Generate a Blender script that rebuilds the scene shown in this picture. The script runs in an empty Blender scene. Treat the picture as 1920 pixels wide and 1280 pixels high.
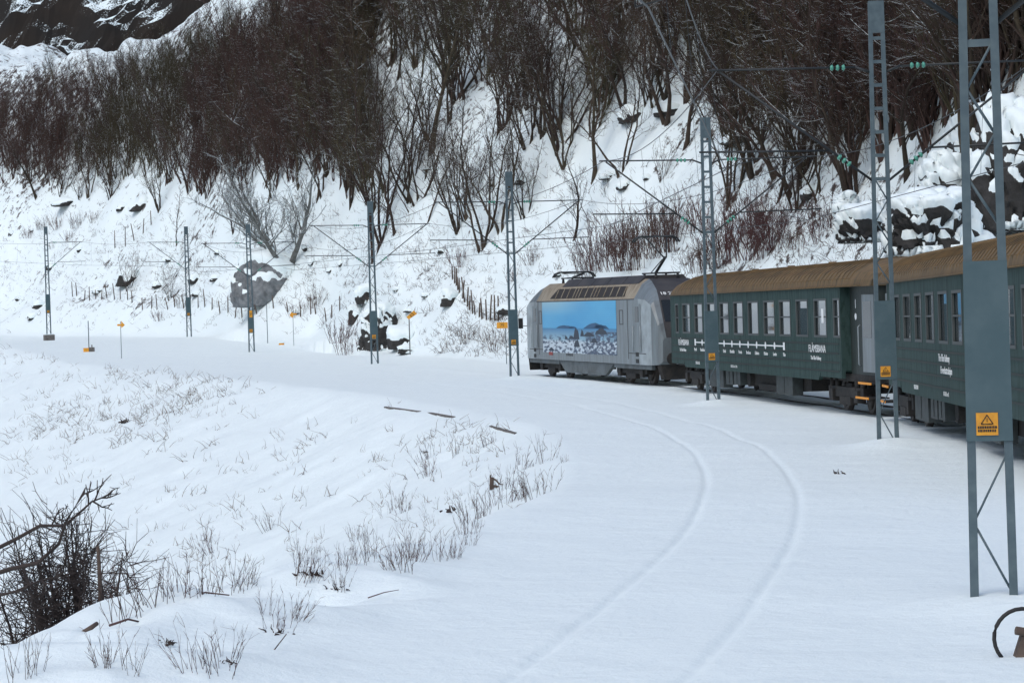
import bpy, math, random
import numpy as np
from mathutils import Vector, Matrix
R = math.radians
sc = bpy.context.scene
# ---------------------------------------------------------------- camera
FPX, ROLL, PITCH = 4400.0, 0.030, 46 / 4400.0
cam_d = bpy.data.cameras.new('camera'); cam = bpy.data.objects.new('camera', cam_d)
sc.collection.objects.link(cam); sc.camera = cam
cam_d.sensor_width = 36; cam_d.lens = 36 * FPX / 1920; cam_d.clip_start = .2; cam_d.clip_end = 3000
cr, sr, cp, sp = math.cos(ROLL), math.sin(ROLL), math.cos(PITCH), math.sin(PITCH)
fwd = Vector((0, cp, -sp)); up0 = Vector((0, sp, cp)); rt0 = Vector((1, 0, 0))
rt = rt0 * cr - up0 * sr; up = rt0 * sr + up0 * cr
cam.matrix_world = Matrix(((rt.x, up.x, -fwd.x, 0), (rt.y, up.y, -fwd.y, 0), (rt.z, up.z, -fwd.z, 0), (0, 0, 0, 1)))
# ---------------------------------------------------------------- sky, sun, exposure
w = bpy.data.worlds.new('World'); sc.world = w; w.use_nodes = True
nt = w.node_tree; nt.nodes.clear()
sky = nt.nodes.new('ShaderNodeTexSky'); sky.sky_type = 'NISHITA'; sky.sun_disc = False
SUN_EL, SUN_AZ = R(56), R(215)
sky.sun_elevation = SUN_EL; sky.sun_rotation = SUN_AZ; sky.air_density = 1.0; sky.dust_density = 3.0
bg = nt.nodes.new('ShaderNodeBackground'); bg.inputs[1].default_value = .148
wo = nt.nodes.new('ShaderNodeOutputWorld')
nt.links.new(sky.outputs[0], bg.inputs[0]); nt.links.new(bg.outputs[0], wo.inputs[0])
sl = bpy.data.lights.new('sun', 'SUN'); sl.energy = .5; sl.angle = R(55); sl.color = (.93, .985, 1)
so = bpy.data.objects.new('sun', sl); sc.collection.objects.link(so)
sdir = Vector((math.sin(SUN_AZ) * math.cos(SUN_EL), math.cos(SUN_AZ) * math.cos(SUN_EL), math.sin(SUN_EL)))
so.rotation_euler = sdir.to_track_quat('Z', 'Y').to_euler()
sc.view_settings.view_transform = 'Standard'; sc.view_settings.look = 'None'
sc.view_settings.exposure = 0.22; sc.view_settings.gamma = 1
sc.cycles.max_bounces = 6; sc.cycles.diffuse_bounces = 2; sc.cycles.glossy_bounces = 2; sc.cycles.transparent_max_bounces = 4
# ---------------------------------------------------------------- helpers
C = sc.collection
def ray(x, y):
    u = (x - 960) / FPX; v = (640 - y) / FPX
    d = fwd + rt * u + up * v
    return d / d.y
def at(x, y, D): return ray(x, y) * D
def tag(o, label=None, cat=None, group=None, kind=None):
    for k, v in (('label', label), ('category', cat), ('group', group), ('kind', kind)):
        if v: o[k] = v
    return o
def empty(name, loc=(0, 0, 0), rz=0):
    o = bpy.data.objects.new(name, None); C.objects.link(o); o.location = loc; o.rotation_euler = (0, 0, rz); o.empty_display_size = .2
    return o
def copy_tree(o, parent=None):
    c = o.copy(); C.objects.link(c); c.parent = parent
    for ch in o.children: copy_tree(ch, c)
    return c
class MB:
    def __init__(s): s.v = []; s.f = []; s.sm = []
    def face(s, pts, sm=False):
        n = len(s.v); s.v += [tuple(p) for p in pts]; s.f.append(tuple(range(n, n + len(pts)))); s.sm.append(sm)
    def box(s, a, b):
        x0, y0, z0 = a; x1, y1, z1 = b; n = len(s.v)
        s.v += [(x0, y0, z0), (x1, y0, z0), (x1, y1, z0), (x0, y1, z0), (x0, y0, z1), (x1, y0, z1), (x1, y1, z1), (x0, y1, z1)]
        for q in ((0, 3, 2, 1), (4, 5, 6, 7), (0, 1, 5, 4), (1, 2, 6, 5), (2, 3, 7, 6), (3, 0, 4, 7)): s.f.append(tuple(n + i for i in q)); s.sm.append(False)
    def tube(s, pts, rad, k=6, cap=True, sm=True):
        pts = [Vector(p) for p in pts]; n = len(s.v); m = len(pts)
        if not hasattr(rad, '__len__'): rad = [rad] * m
        ref = Vector((.31, .17, .93)).normalized()
        if abs((pts[-1] - pts[0]).normalized().dot(ref)) > .95: ref = Vector((1, 0, 0))
        for i, p in enumerate(pts):
            d = (pts[min(i + 1, m - 1)] - pts[max(i - 1, 0)])
            if d.length < 1e-9: d = Vector((0, 0, 1))
            d.normalize(); a = d.cross(ref)
            if a.length < 1e-4: a = Vector((1, 0, 0))
            a.normalize(); b = a.cross(d)
            for j in range(k):
                t = 2 * math.pi * (j + .5) / k; q = p + (a * math.cos(t) + b * math.sin(t)) * rad[i]; s.v.append((q.x, q.y, q.z))
        for i in range(m - 1):
            for j in range(k):
                s.f.append((n + i * k + j, n + i * k + (j + 1) % k, n + (i + 1) * k + (j + 1) % k, n + (i + 1) * k + j)); s.sm.append(sm)
        if cap and k > 2:
            s.f.append(tuple(n + j for j in reversed(range(k)))); s.sm.append(False)
            s.f.append(tuple(n + (m - 1) * k + j for j in range(k))); s.sm.append(False)
    def loft(s, secs, cap=True, sm=False):
        n = len(s.v); k = len(secs[0])
        for q in secs: s.v += [tuple(p) for p in q]
        for i in range(len(secs) - 1):
            for j in range(k):
                s.f.append((n + i * k + j, n + i * k + (j + 1) % k, n + (i + 1) * k + (j + 1) % k, n + (i + 1) * k + j)); s.sm.append(sm)
        if cap:
            s.f.append(tuple(n + j for j in reversed(range(k)))); s.sm.append(False)
            s.f.append(tuple(n + (len(secs) - 1) * k + j for j in range(k))); s.sm.append(False)
    def mesh(s, name, m):
        me = bpy.data.meshes.new(name); me.from_pydata(s.v, [], s.f); me.materials.append(m)
        me.polygons.foreach_set('use_smooth', s.sm); me.update(); return me
    def build(s, name, m, parent=None, loc=None, rot=None):
        o = bpy.data.objects.new(name, s.mesh(name, m)); C.objects.link(o); o.parent = parent
        if loc is not None: o.location = loc
        if rot is not None: o.rotation_euler = rot
        return o
def text(name, s, size, mat, parent, origin, ex, ey, ext=.004, align='CENTER', sx=1):
    cu = bpy.data.curves.new(name, 'FONT'); cu.body = s; cu.size = size; cu.align_x = align; cu.align_y = 'CENTER'; cu.extrude = ext; cu.resolution_u = 3
    t = bpy.data.objects.new(name, cu); C.objects.link(t)
    dg = bpy.context.evaluated_depsgraph_get(); me = bpy.data.meshes.new_from_object(t.evaluated_get(dg))
    bpy.data.objects.remove(t); bpy.data.curves.remove(cu); me.materials.clear(); me.materials.append(mat); me.name = name
    ex = Vector(ex).normalized(); ey = Vector(ey).normalized(); ez = ex.cross(ey); ex = ex * sx
    M = Matrix(((ex.x, ey.x, ez.x, origin[0]), (ex.y, ey.y, ez.y, origin[1]), (ex.z, ey.z, ez.z, origin[2]), (0, 0, 0, 1)))
    me.transform(M)
    o = bpy.data.objects.new(name, me); C.objects.link(o); o.parent = parent; return o
# ---------------------------------------------------------------- materials
def mat(name, col, rough=.7, metal=0, ior=None, var=None, scale=4, bump=0, bscale=20, detail=6, snow=0, streak=False, thr=(.4, .65), objvar=0):
    m = bpy.data.materials.new(name); m.use_nodes = True; n = m.node_tree; L = n.links
    b = n.nodes['Principled BSDF']; b.inputs['Roughness'].default_value = rough; b.inputs['Metallic'].default_value = metal
    if ior: b.inputs['IOR'].default_value = ior
    tc = n.nodes.new('ShaderNodeTexCoord'); src = tc.outputs['Object']
    rgb = n.nodes.new('ShaderNodeRGB'); rgb.outputs[0].default_value = (*col, 1); out = rgb.outputs[0]
    def noise(sc_, det=detail, s=src):
        q = n.nodes.new('ShaderNodeTexNoise'); q.inputs['Scale'].default_value = sc_; q.inputs['Detail'].default_value = det; q.inputs['Roughness'].default_value = .6
        L.new(s, q.inputs['Vector']); return q.outputs['Fac']
    def ramp(f, a, b2):
        q = n.nodes.new('ShaderNodeMapRange'); q.inputs[1].default_value = a; q.inputs[2].default_value = b2; L.new(f, q.inputs[0]); return q.outputs[0]
    def mix(f, a, b2):
        q = n.nodes.new('ShaderNodeMix'); q.data_type = 'RGBA'; L.new(f, q.inputs[0])
        for i, v in ((6, a), (7, b2)):
            if isinstance(v, tuple): q.inputs[i].default_value = (*v, 1)
            else: L.new(v, q.inputs[i])
        return q.outputs[2]
    if var:
        s2 = src
        if streak:
            mp = n.nodes.new('ShaderNodeMapping'); mp.inputs['Scale'].default_value = (3.2, 1, .35); L.new(src, mp.inputs[0]); s2 = mp.outputs[0]
        out = mix(ramp(noise(scale, s=s2), *thr), out, var)
    if objvar:
        oi = n.nodes.new('ShaderNodeObjectInfo'); hs = n.nodes.new('ShaderNodeHueSaturation')
        r1 = n.nodes.new('ShaderNodeMapRange'); r1.inputs[3].default_value = 1 - objvar; r1.inputs[4].default_value = 1 + objvar; L.new(oi.outputs['Random'], r1.inputs[0])
        L.new(r1.outputs[0], hs.inputs['Value'])
        r2 = n.nodes.new('ShaderNodeMapRange'); r2.inputs[3].default_value = .47; r2.inputs[4].default_value = .53
        ml = n.nodes.new('ShaderNodeMath'); ml.operation = 'MULTIPLY'; ml.inputs[1].default_value = 7.31; fr = n.nodes.new('ShaderNodeMath'); fr.operation = 'FRACT'
        L.new(oi.outputs['Random'], ml.inputs[0]); L.new(ml.outputs[0], fr.inputs[0]); L.new(fr.outputs[0], r2.inputs[0]); L.new(r2.outputs[0], hs.inputs['Hue'])
        L.new(out, hs.inputs['Color']); out = hs.outputs[0]
    if snow:
        ge = n.nodes.new('ShaderNodeNewGeometry'); sx = n.nodes.new('ShaderNodeSeparateXYZ'); L.new(ge.outputs['Normal'], sx.inputs[0])
        ad = n.nodes.new('ShaderNodeMath'); ad.operation = 'MULTIPLY_ADD'; L.new(noise(3.0), ad.inputs[0]); ad.inputs[1].default_value = .9; L.new(sx.outputs[2], ad.inputs[2])
        f = ramp(ad.outputs[0], snow, snow + .12); out = mix(f, out, (.765, .89, .925))
    L.new(out, b.inputs['Base Color'])
    if bump:
        bm = n.nodes.new('ShaderNodeBump'); bm.inputs['Strength'].default_value = bump; bm.inputs['Distance'].default_value = .05
        L.new(noise(bscale), bm.inputs['Height']); L.new(bm.outputs[0], b.inputs['Normal'])
    return m
SNOWC = (.79, .885, .895)
M = dict(
    bark=mat('bark', (.032, .021, .015), .95, var=(.056, .042, .029), scale=1.5, snow=1.10, objvar=.35),
    bark_pale=mat('pale_bark', (.17, .175, .17), .9, var=(.08, .08, .072), scale=2, snow=.80),
    twig=mat('twig', (.050, .029, .021), .95, objvar=.4, snow=1.22),
    twig_olive=mat('olive_twig', (.052, .040, .019), .95, objvar=.35, snow=1.26),
    twig_red=mat('red_twig', (.085, .045, .038), .9, objvar=.25),
    twig_near=mat('dark_wet_twig', (.034, .024, .021), .8, snow=1.5),
    stem=mat('dry_stem', (.085, .040, .034), .9, var=(.05, .035, .03), scale=6, objvar=.3),
    straw=mat('dry_grass', (.20, .16, .12), .9, var=(.08, .06, .05), scale=3),
    rock=mat('rock', (.038, .037, .036), .9, var=(.018, .017, .015), scale=2.2, bump=.8, bscale=6, snow=1.22),
    boulder=mat('grey_boulder', (.19, .205, .215), .9, var=(.08, .088, .093), scale=1.6, bump=.6, bscale=5, snow=1.42),
    cliff=mat('cliff', (.012, .011, .010), .95, var=(.020, .015, .011), scale=.08, snow=1.04),
    cap=mat('snow', SNOWC, .6, bump=.25, bscale=7),
    steel=mat('galvanised_steel', (.062, .095, .112), .6, .1, var=(.095, .135, .15), scale=7, thr=(.35, .7)),
    plate=mat('grey_plate', (.048, .088, .102), .7, 0, var=(.066, .108, .122), scale=3),
    dark=mat('dark_steel', (.035, .04, .042), .5, .4),
    wire=mat('wire', (.06, .07, .075), .5, .5),
    glassins=mat('green_insulator', (.08, .30, .22), .15),
    yellow=mat('yellow_sign', (.72, .33, .02), .6, var=(.55, .24, .02), scale=9),
    black=mat('black_paint', (.012, .012, .012), .6),
    white=mat('white_paint', (.75, .78, .78), .6),
    concrete=mat('concrete', (.16, .15, .14), .9, var=(.08, .075, .07), scale=6, bump=.4),
    wood=mat('weathered_wood', (.07, .05, .04), .9, var=(.12, .09, .07), scale=5),
    cgreen=mat('coach_green', (.038, .068, .064), .7, 0, ior=1.25, var=(.014, .032, .028), scale=4.5, streak=True, thr=(.46, .66)),
    cgreen_dark=mat('coach_green_dark', (.014, .022, .020), .6, var=(.03, .04, .037), scale=3, streak=True),
    croof=mat('ochre_roof', (.165, .105, .046), .85, var=(.065, .050, .028), scale=2.6, streak=True, thr=(.35, .7)),
    groove=mat('groove', (.012, .02, .018), .7),
    glass=mat('window_glass', (.03, .04, .045), .03, 0, ior=4.5),
    glass_dark=mat('dark_glass', (.01, .014, .016), .08, ior=1.5),
    rubber=mat('window_seal', (.055, .065, .065), .6),
    under=mat('underframe', (.014, .014, .014), .85, var=(.028, .025, .022), scale=4, bump=.4),
    undergrey=mat('equipment_box', (.045, .058, .060), .7, var=(.025, .03, .03), scale=4),
    wheel=mat('wheel_steel', (.035, .028, .024), .6, .5),
    orange=mat('orange_edge', (.75, .30, .03), .6),
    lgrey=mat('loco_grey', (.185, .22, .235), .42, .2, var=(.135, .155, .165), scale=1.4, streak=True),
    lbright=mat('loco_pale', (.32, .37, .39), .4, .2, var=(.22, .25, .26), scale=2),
    lcream=mat('stained_cream', (.30, .265, .20), .6, var=(.15, .105, .06), scale=2.5, streak=True, thr=(.45, .7)),
    ldark=mat('loco_dark', (.03, .03, .034), .6, var=(.055, .052, .052), scale=1.5),
    grille=mat('grille', (.022, .018, .015), .7),
    reddish=mat('red_plate', (.25, .04, .035), .6),
    interior=mat('interior', (.14, .045, .03), .8),
)
# ---------------------------------------------------------------- noise
def _h(ix, iy, seed):
    n = (ix.astype(np.int64) * 374761393 + iy.astype(np.int64) * 668265263 + seed * 1442695041) & 0x7fffffff
    n = ((n ^ (n >> 13)) * 1274126177) & 0x7fffffff
    return ((n ^ (n >> 16)) & 0xffff) / 65535.0
def vnoise(x, y, seed=0):
    x = np.asarray(x, float); y = np.asarray(y, float)
    ix = np.floor(x); iy = np.floor(y); fx = x - ix; fy = y - iy; fx = fx * fx * fx * (fx * (fx * 6 - 15) + 10); fy = fy * fy * fy * (fy * (fy * 6 - 15) + 10)
    ix = ix.astype(np.int64); iy = iy.astype(np.int64)
    a = _h(ix, iy, seed); b = _h(ix + 1, iy, seed); c = _h(ix, iy + 1, seed); d = _h(ix + 1, iy + 1, seed)
    return (a * (1 - fx) + b * fx) * (1 - fy) + (c * (1 - fx) + d * fx) * fy
def fbm(x, y, sc_, oct=4, seed=0, gain=.5):
    t = 0; a = 1; s = 0
    for i in range(oct):
        t = t + a * (vnoise(x / sc_ * 2 ** i + 17.3 * i, y / sc_ * 2 ** i - 9.1 * i, seed + i) - .5); s += a; a *= gain
    return t / s * 2
# ---------------------------------------------------------------- track alignment: the line the masts stand on
def _curv(s): return 1 / 150 if s < 0 else 1 / 165 if s < 47.5 else 0 if s < 108 else 1 / 250
def _path():
    ds = .25; th = 0; x = 7.55; y = 52.6; out = [(0, x, y, 0)]
    for i in range(1, 1300):
        s = i * ds; th += _curv(s) * ds; x -= math.sin(th) * ds; y += math.cos(th) * ds; out.append((s, x, y, th))
    th = 0; x = 7.55; y = 52.6; pre = []
    for i in range(1, 420):
        s = -i * ds; th -= _curv(s) * ds; x += math.sin(th) * ds; y -= math.cos(th) * ds; pre.append((s, x, y, th))
    return np.array(pre[::-1] + out)
PATH = _path()
ZS = [-110, -80, -30, 0, 20, 50, 77, 113, 144, 168, 200, 260, 330]
ZZ = [-2.85, -2.85, -2.83, -2.90, -2.93, -2.75, -2.50, -2.05, -1.0, -.85, -.5, 1.0, 3]
def zt(s): return np.interp(s, ZS, ZZ)
def lay(s, t=0, dz=0):
    i = int(np.clip(round((s - PATH[0, 0]) / .25), 0, len(PATH) - 1)); _, x, y, th = PATH[i]
    return Vector((x + t * math.cos(th), y + t * math.sin(th), float(zt(s)) + dz))
def head(s):
    i = int(np.clip(round((s - PATH[0, 0]) / .25), 0, len(PATH) - 1)); return PATH[i, 3]
def st(x, y):
    x = np.asarray(x, float).ravel(); y = np.asarray(y, float).ravel(); S = np.empty_like(x); T = np.empty_like(x)
    P = PATH[::4]
    for a in range(0, len(x), 20000):
        xs = x[a:a + 20000, None]; ys = y[a:a + 20000, None]
        d = (xs - P[None, :, 1]) ** 2 + (ys - P[None, :, 2]) ** 2; i = d.argmin(1); q = P[i]
        dx = x[a:a + 20000] - q[:, 1]; dy = y[a:a + 20000] - q[:, 2]; c = np.cos(q[:, 3]); s_ = np.sin(q[:, 3])
        T[a:a + 20000] = dx * c + dy * s_; S[a:a + 20000] = q[:, 0] + (-dx * s_ + dy * c)
    return S, T
UD = [-.7, -.4, -.30, -.218, -.15, -.1, -.05, 0, .05, .1, .16, .2, .26, .4, .7]
DD = [330, 300, 280, 248, 214, 182, 150, 128, 111, 96, 81, 70, 60, 52, 45]
def sstep(x, a, b): x = np.clip((x - a) / (b - a), 0, 1); return x * x * (3 - 2 * x)
INS = [-110, -34, -28, -18, 10, 30, 60, 85, 110, 140, 170, 220, 300]; INT = [8.4, 8.2, 7.4, 5.9, 6.5, 7.8, 9, 11, 13, 13, 10, 8, 8]
def bumpg(x, y, cx, cy, sx, sy, a): return a * np.exp(-((x - cx) / sx) ** 2 - ((y - cy) / sy) ** 2)
def terrain(x, y):
    """height and 'bareness' of the ground at x, y"""
    x = np.asarray(x, float); y = np.asarray(y, float); shp = x.shape; x = x.ravel(); y = y.ravel()
    S, T = st(x, y); z = zt(S).copy(); u = x / np.maximum(y, 5)
    # inner embankment
    d = np.maximum(0, -T - np.interp(S, INS, INT))
    edge = sstep(d, 0, 2.0)
    drop = .48 * (np.sqrt(d * d + .35) - .59); drop = np.maximum(drop, 0); drop = 17 * np.tanh(drop / 17)
    z -= drop
    z += edge * (fbm(x, y, 7, 4, 3) * .38 + fbm(x, y, 1.6, 3, 31) * .12)
    z += (1 - edge) * (fbm(x, y, 6, 4, 5) * .085)
    # hummocks along the near shoulder
    near = np.exp(-((T + 7.3) / 1.5) ** 2) * sstep(-S, 20, 32)
    z += near * (.10 + .42 * fbm(x, y, 1.7, 3, 8))
    # hill
    q = y - np.interp(u, UD, DD); qp = np.maximum(0, q)
    h = np.where(qp < 14, .30 * qp * qp / (qp + 2), 0) + np.where(qp >= 14, .30 * 14 * 14 / 16 + .64 * (qp - 14), 0)
    h = np.minimum(h, 95)
    hz = sstep(qp, 0, 10)
    h = h + hz * (fbm(x, y, 26, 4, 11) * 3.2 + fbm(x, y, 6, 4, 13) * .95 + fbm(x, y, 1.8, 3, 19) * .22)
    # knolls: beside the five-five sign, under the boulder, the rock hump on the right
    h = h + bumpg(x, y, -7.0, 166, 5.0, 8, 4.2) + bumpg(x, y, -18.5, 190, 4, 6, 2.0) + bumpg(x, y, 19.5, 85, 5.0, 5.5, 6.2) + bumpg(x, y, 7.8, 118, 3.5, 6, 1.4)
    z += np.where(q > -6, h, 0)
    # crest of the spur on the left, land falls away behind it
    c = (x + 68) * .815 + (y - 311) * .58 + 0.2 + fbm(x, y, 20, 2, 23) * 1.2 + fbm(x, y, 4, 3, 29) * 1.2
    c = np.where(x > 5, -1, c)
    z -= 1.3 * np.maximum(0, c) * sstep(-x, -5, 18)
    # ruts of the snowed-in inner track
    tin = np.interp(S, [-110, -34, -18, 0, 100, 150, 190, 300], [-2.93, -2.93, -3.0, -3.15, -3.4, -1.2, 0, 0]); fade = 1 - sstep(S, 25, 110) * .8
    for g in (-.72, .72):
        e = T - tin - g; z -= fade * ((.028 * np.exp(-(e / .065) ** 2)))
    tout = np.interp(S, [-110, 100, 150, 190, 300], [3.4, 3.4, 1.2, 0, 0])
    for (mx_, my_, a_) in ((4.44, 21.94, .10), (7.51, 47.23, .16), (6.22, 73.15, .15), (.07, 102.57, .12), (-7.57, 128.96, .10), (-18.2, 164, .12)): z += bumpg(x, y, mx_, my_, .75, 1.0, a_) + bumpg(x, y, mx_ + .7, my_ + .3, .9, .7, a_ * .5)
    z += .05 * np.exp(-((T - tout + 2.1) / .5) ** 2) * (S < 70)
    bare = hz * np.clip(.12 + sstep(q, 16, 60) * .30 + fbm(x, y, 14, 3, 41) * .35 + sstep(-u, .02, .14) * sstep(q, 30, 62) * .55 - np.clip(c / 10 + 1, 0, 1) * (x < 0) * .6, 0, 1)
    return z.reshape(shp), bare.reshape(shp)
def ground(x, y): return float(terrain(np.array([x]), np.array([y]))[0][0])
def hits(pxs, pys, lo=None):
    """where sight lines meet the ground (many at once)"""
    pxs = np.asarray(pxs, float); pys = np.asarray(pys, float); n = len(pxs)
    uu = (pxs - 960) / FPX; vv = (640 - pys) / FPX
    dx = rt.x * uu + up.x * vv + fwd.x; dy = rt.y * uu + up.y * vv + fwd.y; dz = rt.z * uu + up.z * vv + fwd.z
    dx /= dy; dz /= dy
    Ds = 14 * 1.018 ** np.arange(190); out = np.full((n, 3), np.nan)
    X = dx[:, None] * Ds; Y = np.broadcast_to(Ds, X.shape); Z = dz[:, None] * Ds
    G = terrain(X, Y)[0]; below = Z < G
    if lo is not None: below = below & (Y > np.asarray(lo)[:, None])
    k = below.argmax(1); ok = below.any(1) & (k > 0)
    i = np.arange(n); a = (Z - G)[i, np.maximum(k - 1, 0)]; b = (Z - G)[i, k]; f = np.clip(a / np.where(abs(a - b) < 1e-9, 1, a - b), 0, 1)
    D = Ds[np.maximum(k - 1, 0)] * (1 - f) + Ds[k] * f
    out[:, 0] = dx * D; out[:, 1] = D; out[ok, 2] = terrain(out[ok, 0], out[ok, 1])[0] if ok.any() else 0
    out[~ok] = np.nan
    return out
def hit(px, py):
    h = hits([px], [py])[0]; return Vector(h)
# ---------------------------------------------------------------- ground sheet
def ground_mesh():
    us = np.concatenate([np.linspace(-1.6, -.30, 60, endpoint=False), np.linspace(-.30, .27, 700, endpoint=False), np.linspace(.27, 1.6, 60)])
    Ds = np.concatenate([np.linspace(1.0, 14, 30, endpoint=False), 14 * (420 / 14) ** np.linspace(0, 1, 640)])
    U, D = np.meshgrid(us, Ds); X = U * D; Y = D
    Z, B = terrain(X, Y); nr, ncl = X.shape
    V = np.stack([X, Y, Z], -1).reshape(-1, 3)
    idx = np.arange(nr * ncl).reshape(nr, ncl)
    F = np.stack([idx[:-1, :-1], idx[:-1, 1:], idx[1:, 1:], idx[1:, :-1]], -1).reshape(-1, 4)
    me = bpy.data.meshes.new('snow_ground'); me.vertices.add(len(V)); me.vertices.foreach_set('co', V.ravel())
    me.loops.add(F.size); me.loops.foreach_set('vertex_index', F.ravel().astype(np.int32))
    me.polygons.add(len(F)); me.polygons.foreach_set('loop_start', np.arange(0, F.size, 4, dtype=np.int32)); me.polygons.foreach_set('loop_total', np.full(len(F), 4, dtype=np.int32))
    me.update(calc_edges=True); me.polygons.foreach_set('use_smooth', np.ones(len(F), bool))
    at_ = me.attributes.new('bare', 'FLOAT', 'POINT'); at_.data.foreach_set('value', B.ravel().astype(np.float32))
    return me
def ground_mat():
    m = bpy.data.materials.new('snowfield'); m.use_nodes = True; n = m.node_tree; L = n.links; b = n.nodes['Principled BSDF']
    b.inputs['Roughness'].default_value = .55
    tc = n.nodes.new('ShaderNodeTexCoord'); a = n.nodes.new('ShaderNodeAttribute'); a.attribute_name = 'bare'
    def noise(s, d=5, rgh=.6, map_=None):
        q = n.nodes.new('ShaderNodeTexNoise'); q.inputs['Scale'].default_value = s; q.inputs['Detail'].default_value = d; q.inputs['Roughness'].default_value = rgh
        if map_:
            mp = n.nodes.new('ShaderNodeMapping'); mp.inputs['Scale'].default_value = map_[0]; mp.inputs['Rotation'].default_value = map_[1]; L.new(tc.outputs['Object'], mp.inputs[0]); L.new(mp.outputs[0], q.inputs['Vector'])
        else: L.new(tc.outputs['Object'], q.inputs['Vector'])
        return q.outputs['Fac']
    def math_(op, x, y, z=None):
        q = n.nodes.new('ShaderNodeMath'); q.operation = op
        for i, v in enumerate((x, y, z)):
            if v is None: continue
            if isinstance(v, (int, float)): q.inputs[i].default_value = v
            else: L.new(v, q.inputs[i])
        return q.outputs[0]
    f = math_('MULTIPLY_ADD', noise(1.1, 8, .72), 1.0, math_('MULTIPLY', a.outputs['Fac'], .42))
    mr = n.nodes.new('ShaderNodeMapRange'); mr.inputs[1].default_value = .66; mr.inputs[2].default_value = .72; L.new(f, mr.inputs[0])
    gt = math_('GREATER_THAN', a.outputs['Fac'], .01)
    fac = math_('MULTIPLY', mr.outputs[0], gt)
    mx = n.nodes.new('ShaderNodeMix'); mx.data_type = 'RGBA'; L.new(fac, mx.inputs[0]); mx.inputs[6].default_value = (*SNOWC, 1)
    br = n.nodes.new('ShaderNodeMix'); br.data_type = 'RGBA'; L.new(noise(.7, 6), br.inputs[0]); br.inputs[6].default_value = (.035, .024, .018, 1); br.inputs[7].default_value = (.07, .048, .034, 1)
    L.new(br.outputs[2], mx.inputs[7]); L.new(mx.outputs[2], b.inputs['Base Color'])
    h = math_('ADD', math_('MULTIPLY', noise(1.2, 4), .5), math_('MULTIPLY', noise(1.0, 3, .5, ((1.6, 6, 1.5), (0, 0, R(12)))), .045))
    h = math_('ADD', h, math_('MULTIPLY', noise(9, 6, .7), .13))
    h = math_('ADD', h, math_('MULTIPLY', noise(45, 3, .6), .045))
    bm = n.nodes.new('ShaderNodeBump'); bm.inputs['Strength'].default_value = .6; bm.inputs['Distance'].default_value = .22; L.new(h, bm.inputs['Height']); L.new(bm.outputs[0], b.inputs['Normal'])
    return m
gm = ground_mesh(); gm.materials.append(ground_mat())
g = bpy.data.objects.new('snow_ground', gm); C.objects.link(g); tag(g, kind='structure')
# ---------------------------------------------------------------- far mountain
def mountain():
    us = np.linspace(-.62, .10, 260); hs = np.linspace(0, 1, 150); U, H = np.meshgrid(us, hs)
    Y = 470 + 160 * H + fbm(U * 500, H * 300, 70, 4, 60) * 26; Z = -60 + 330 * H + fbm(U * 500 + 90, H * 340, 24, 5, 66, .6) * 13; X = U * 470 + fbm(U * 500, H * 340, 30, 4, 71) * 8
    V = np.stack([X, Y, Z], -1).reshape(-1, 3); nr, ncl = X.shape; idx = np.arange(nr * ncl).reshape(nr, ncl)
    F = np.stack([idx[:-1, :-1], idx[:-1, 1:], idx[1:, 1:], idx[1:, :-1]], -1).reshape(-1, 4)
    me = bpy.data.meshes.new('mountain'); me.from_pydata(V.tolist(), [], F.tolist()); me.materials.append(M['cliff']); me.update()
    o = bpy.data.objects.new('far_mountain', me); C.objects.link(o); tag(o, kind='structure')
mountain()
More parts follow.
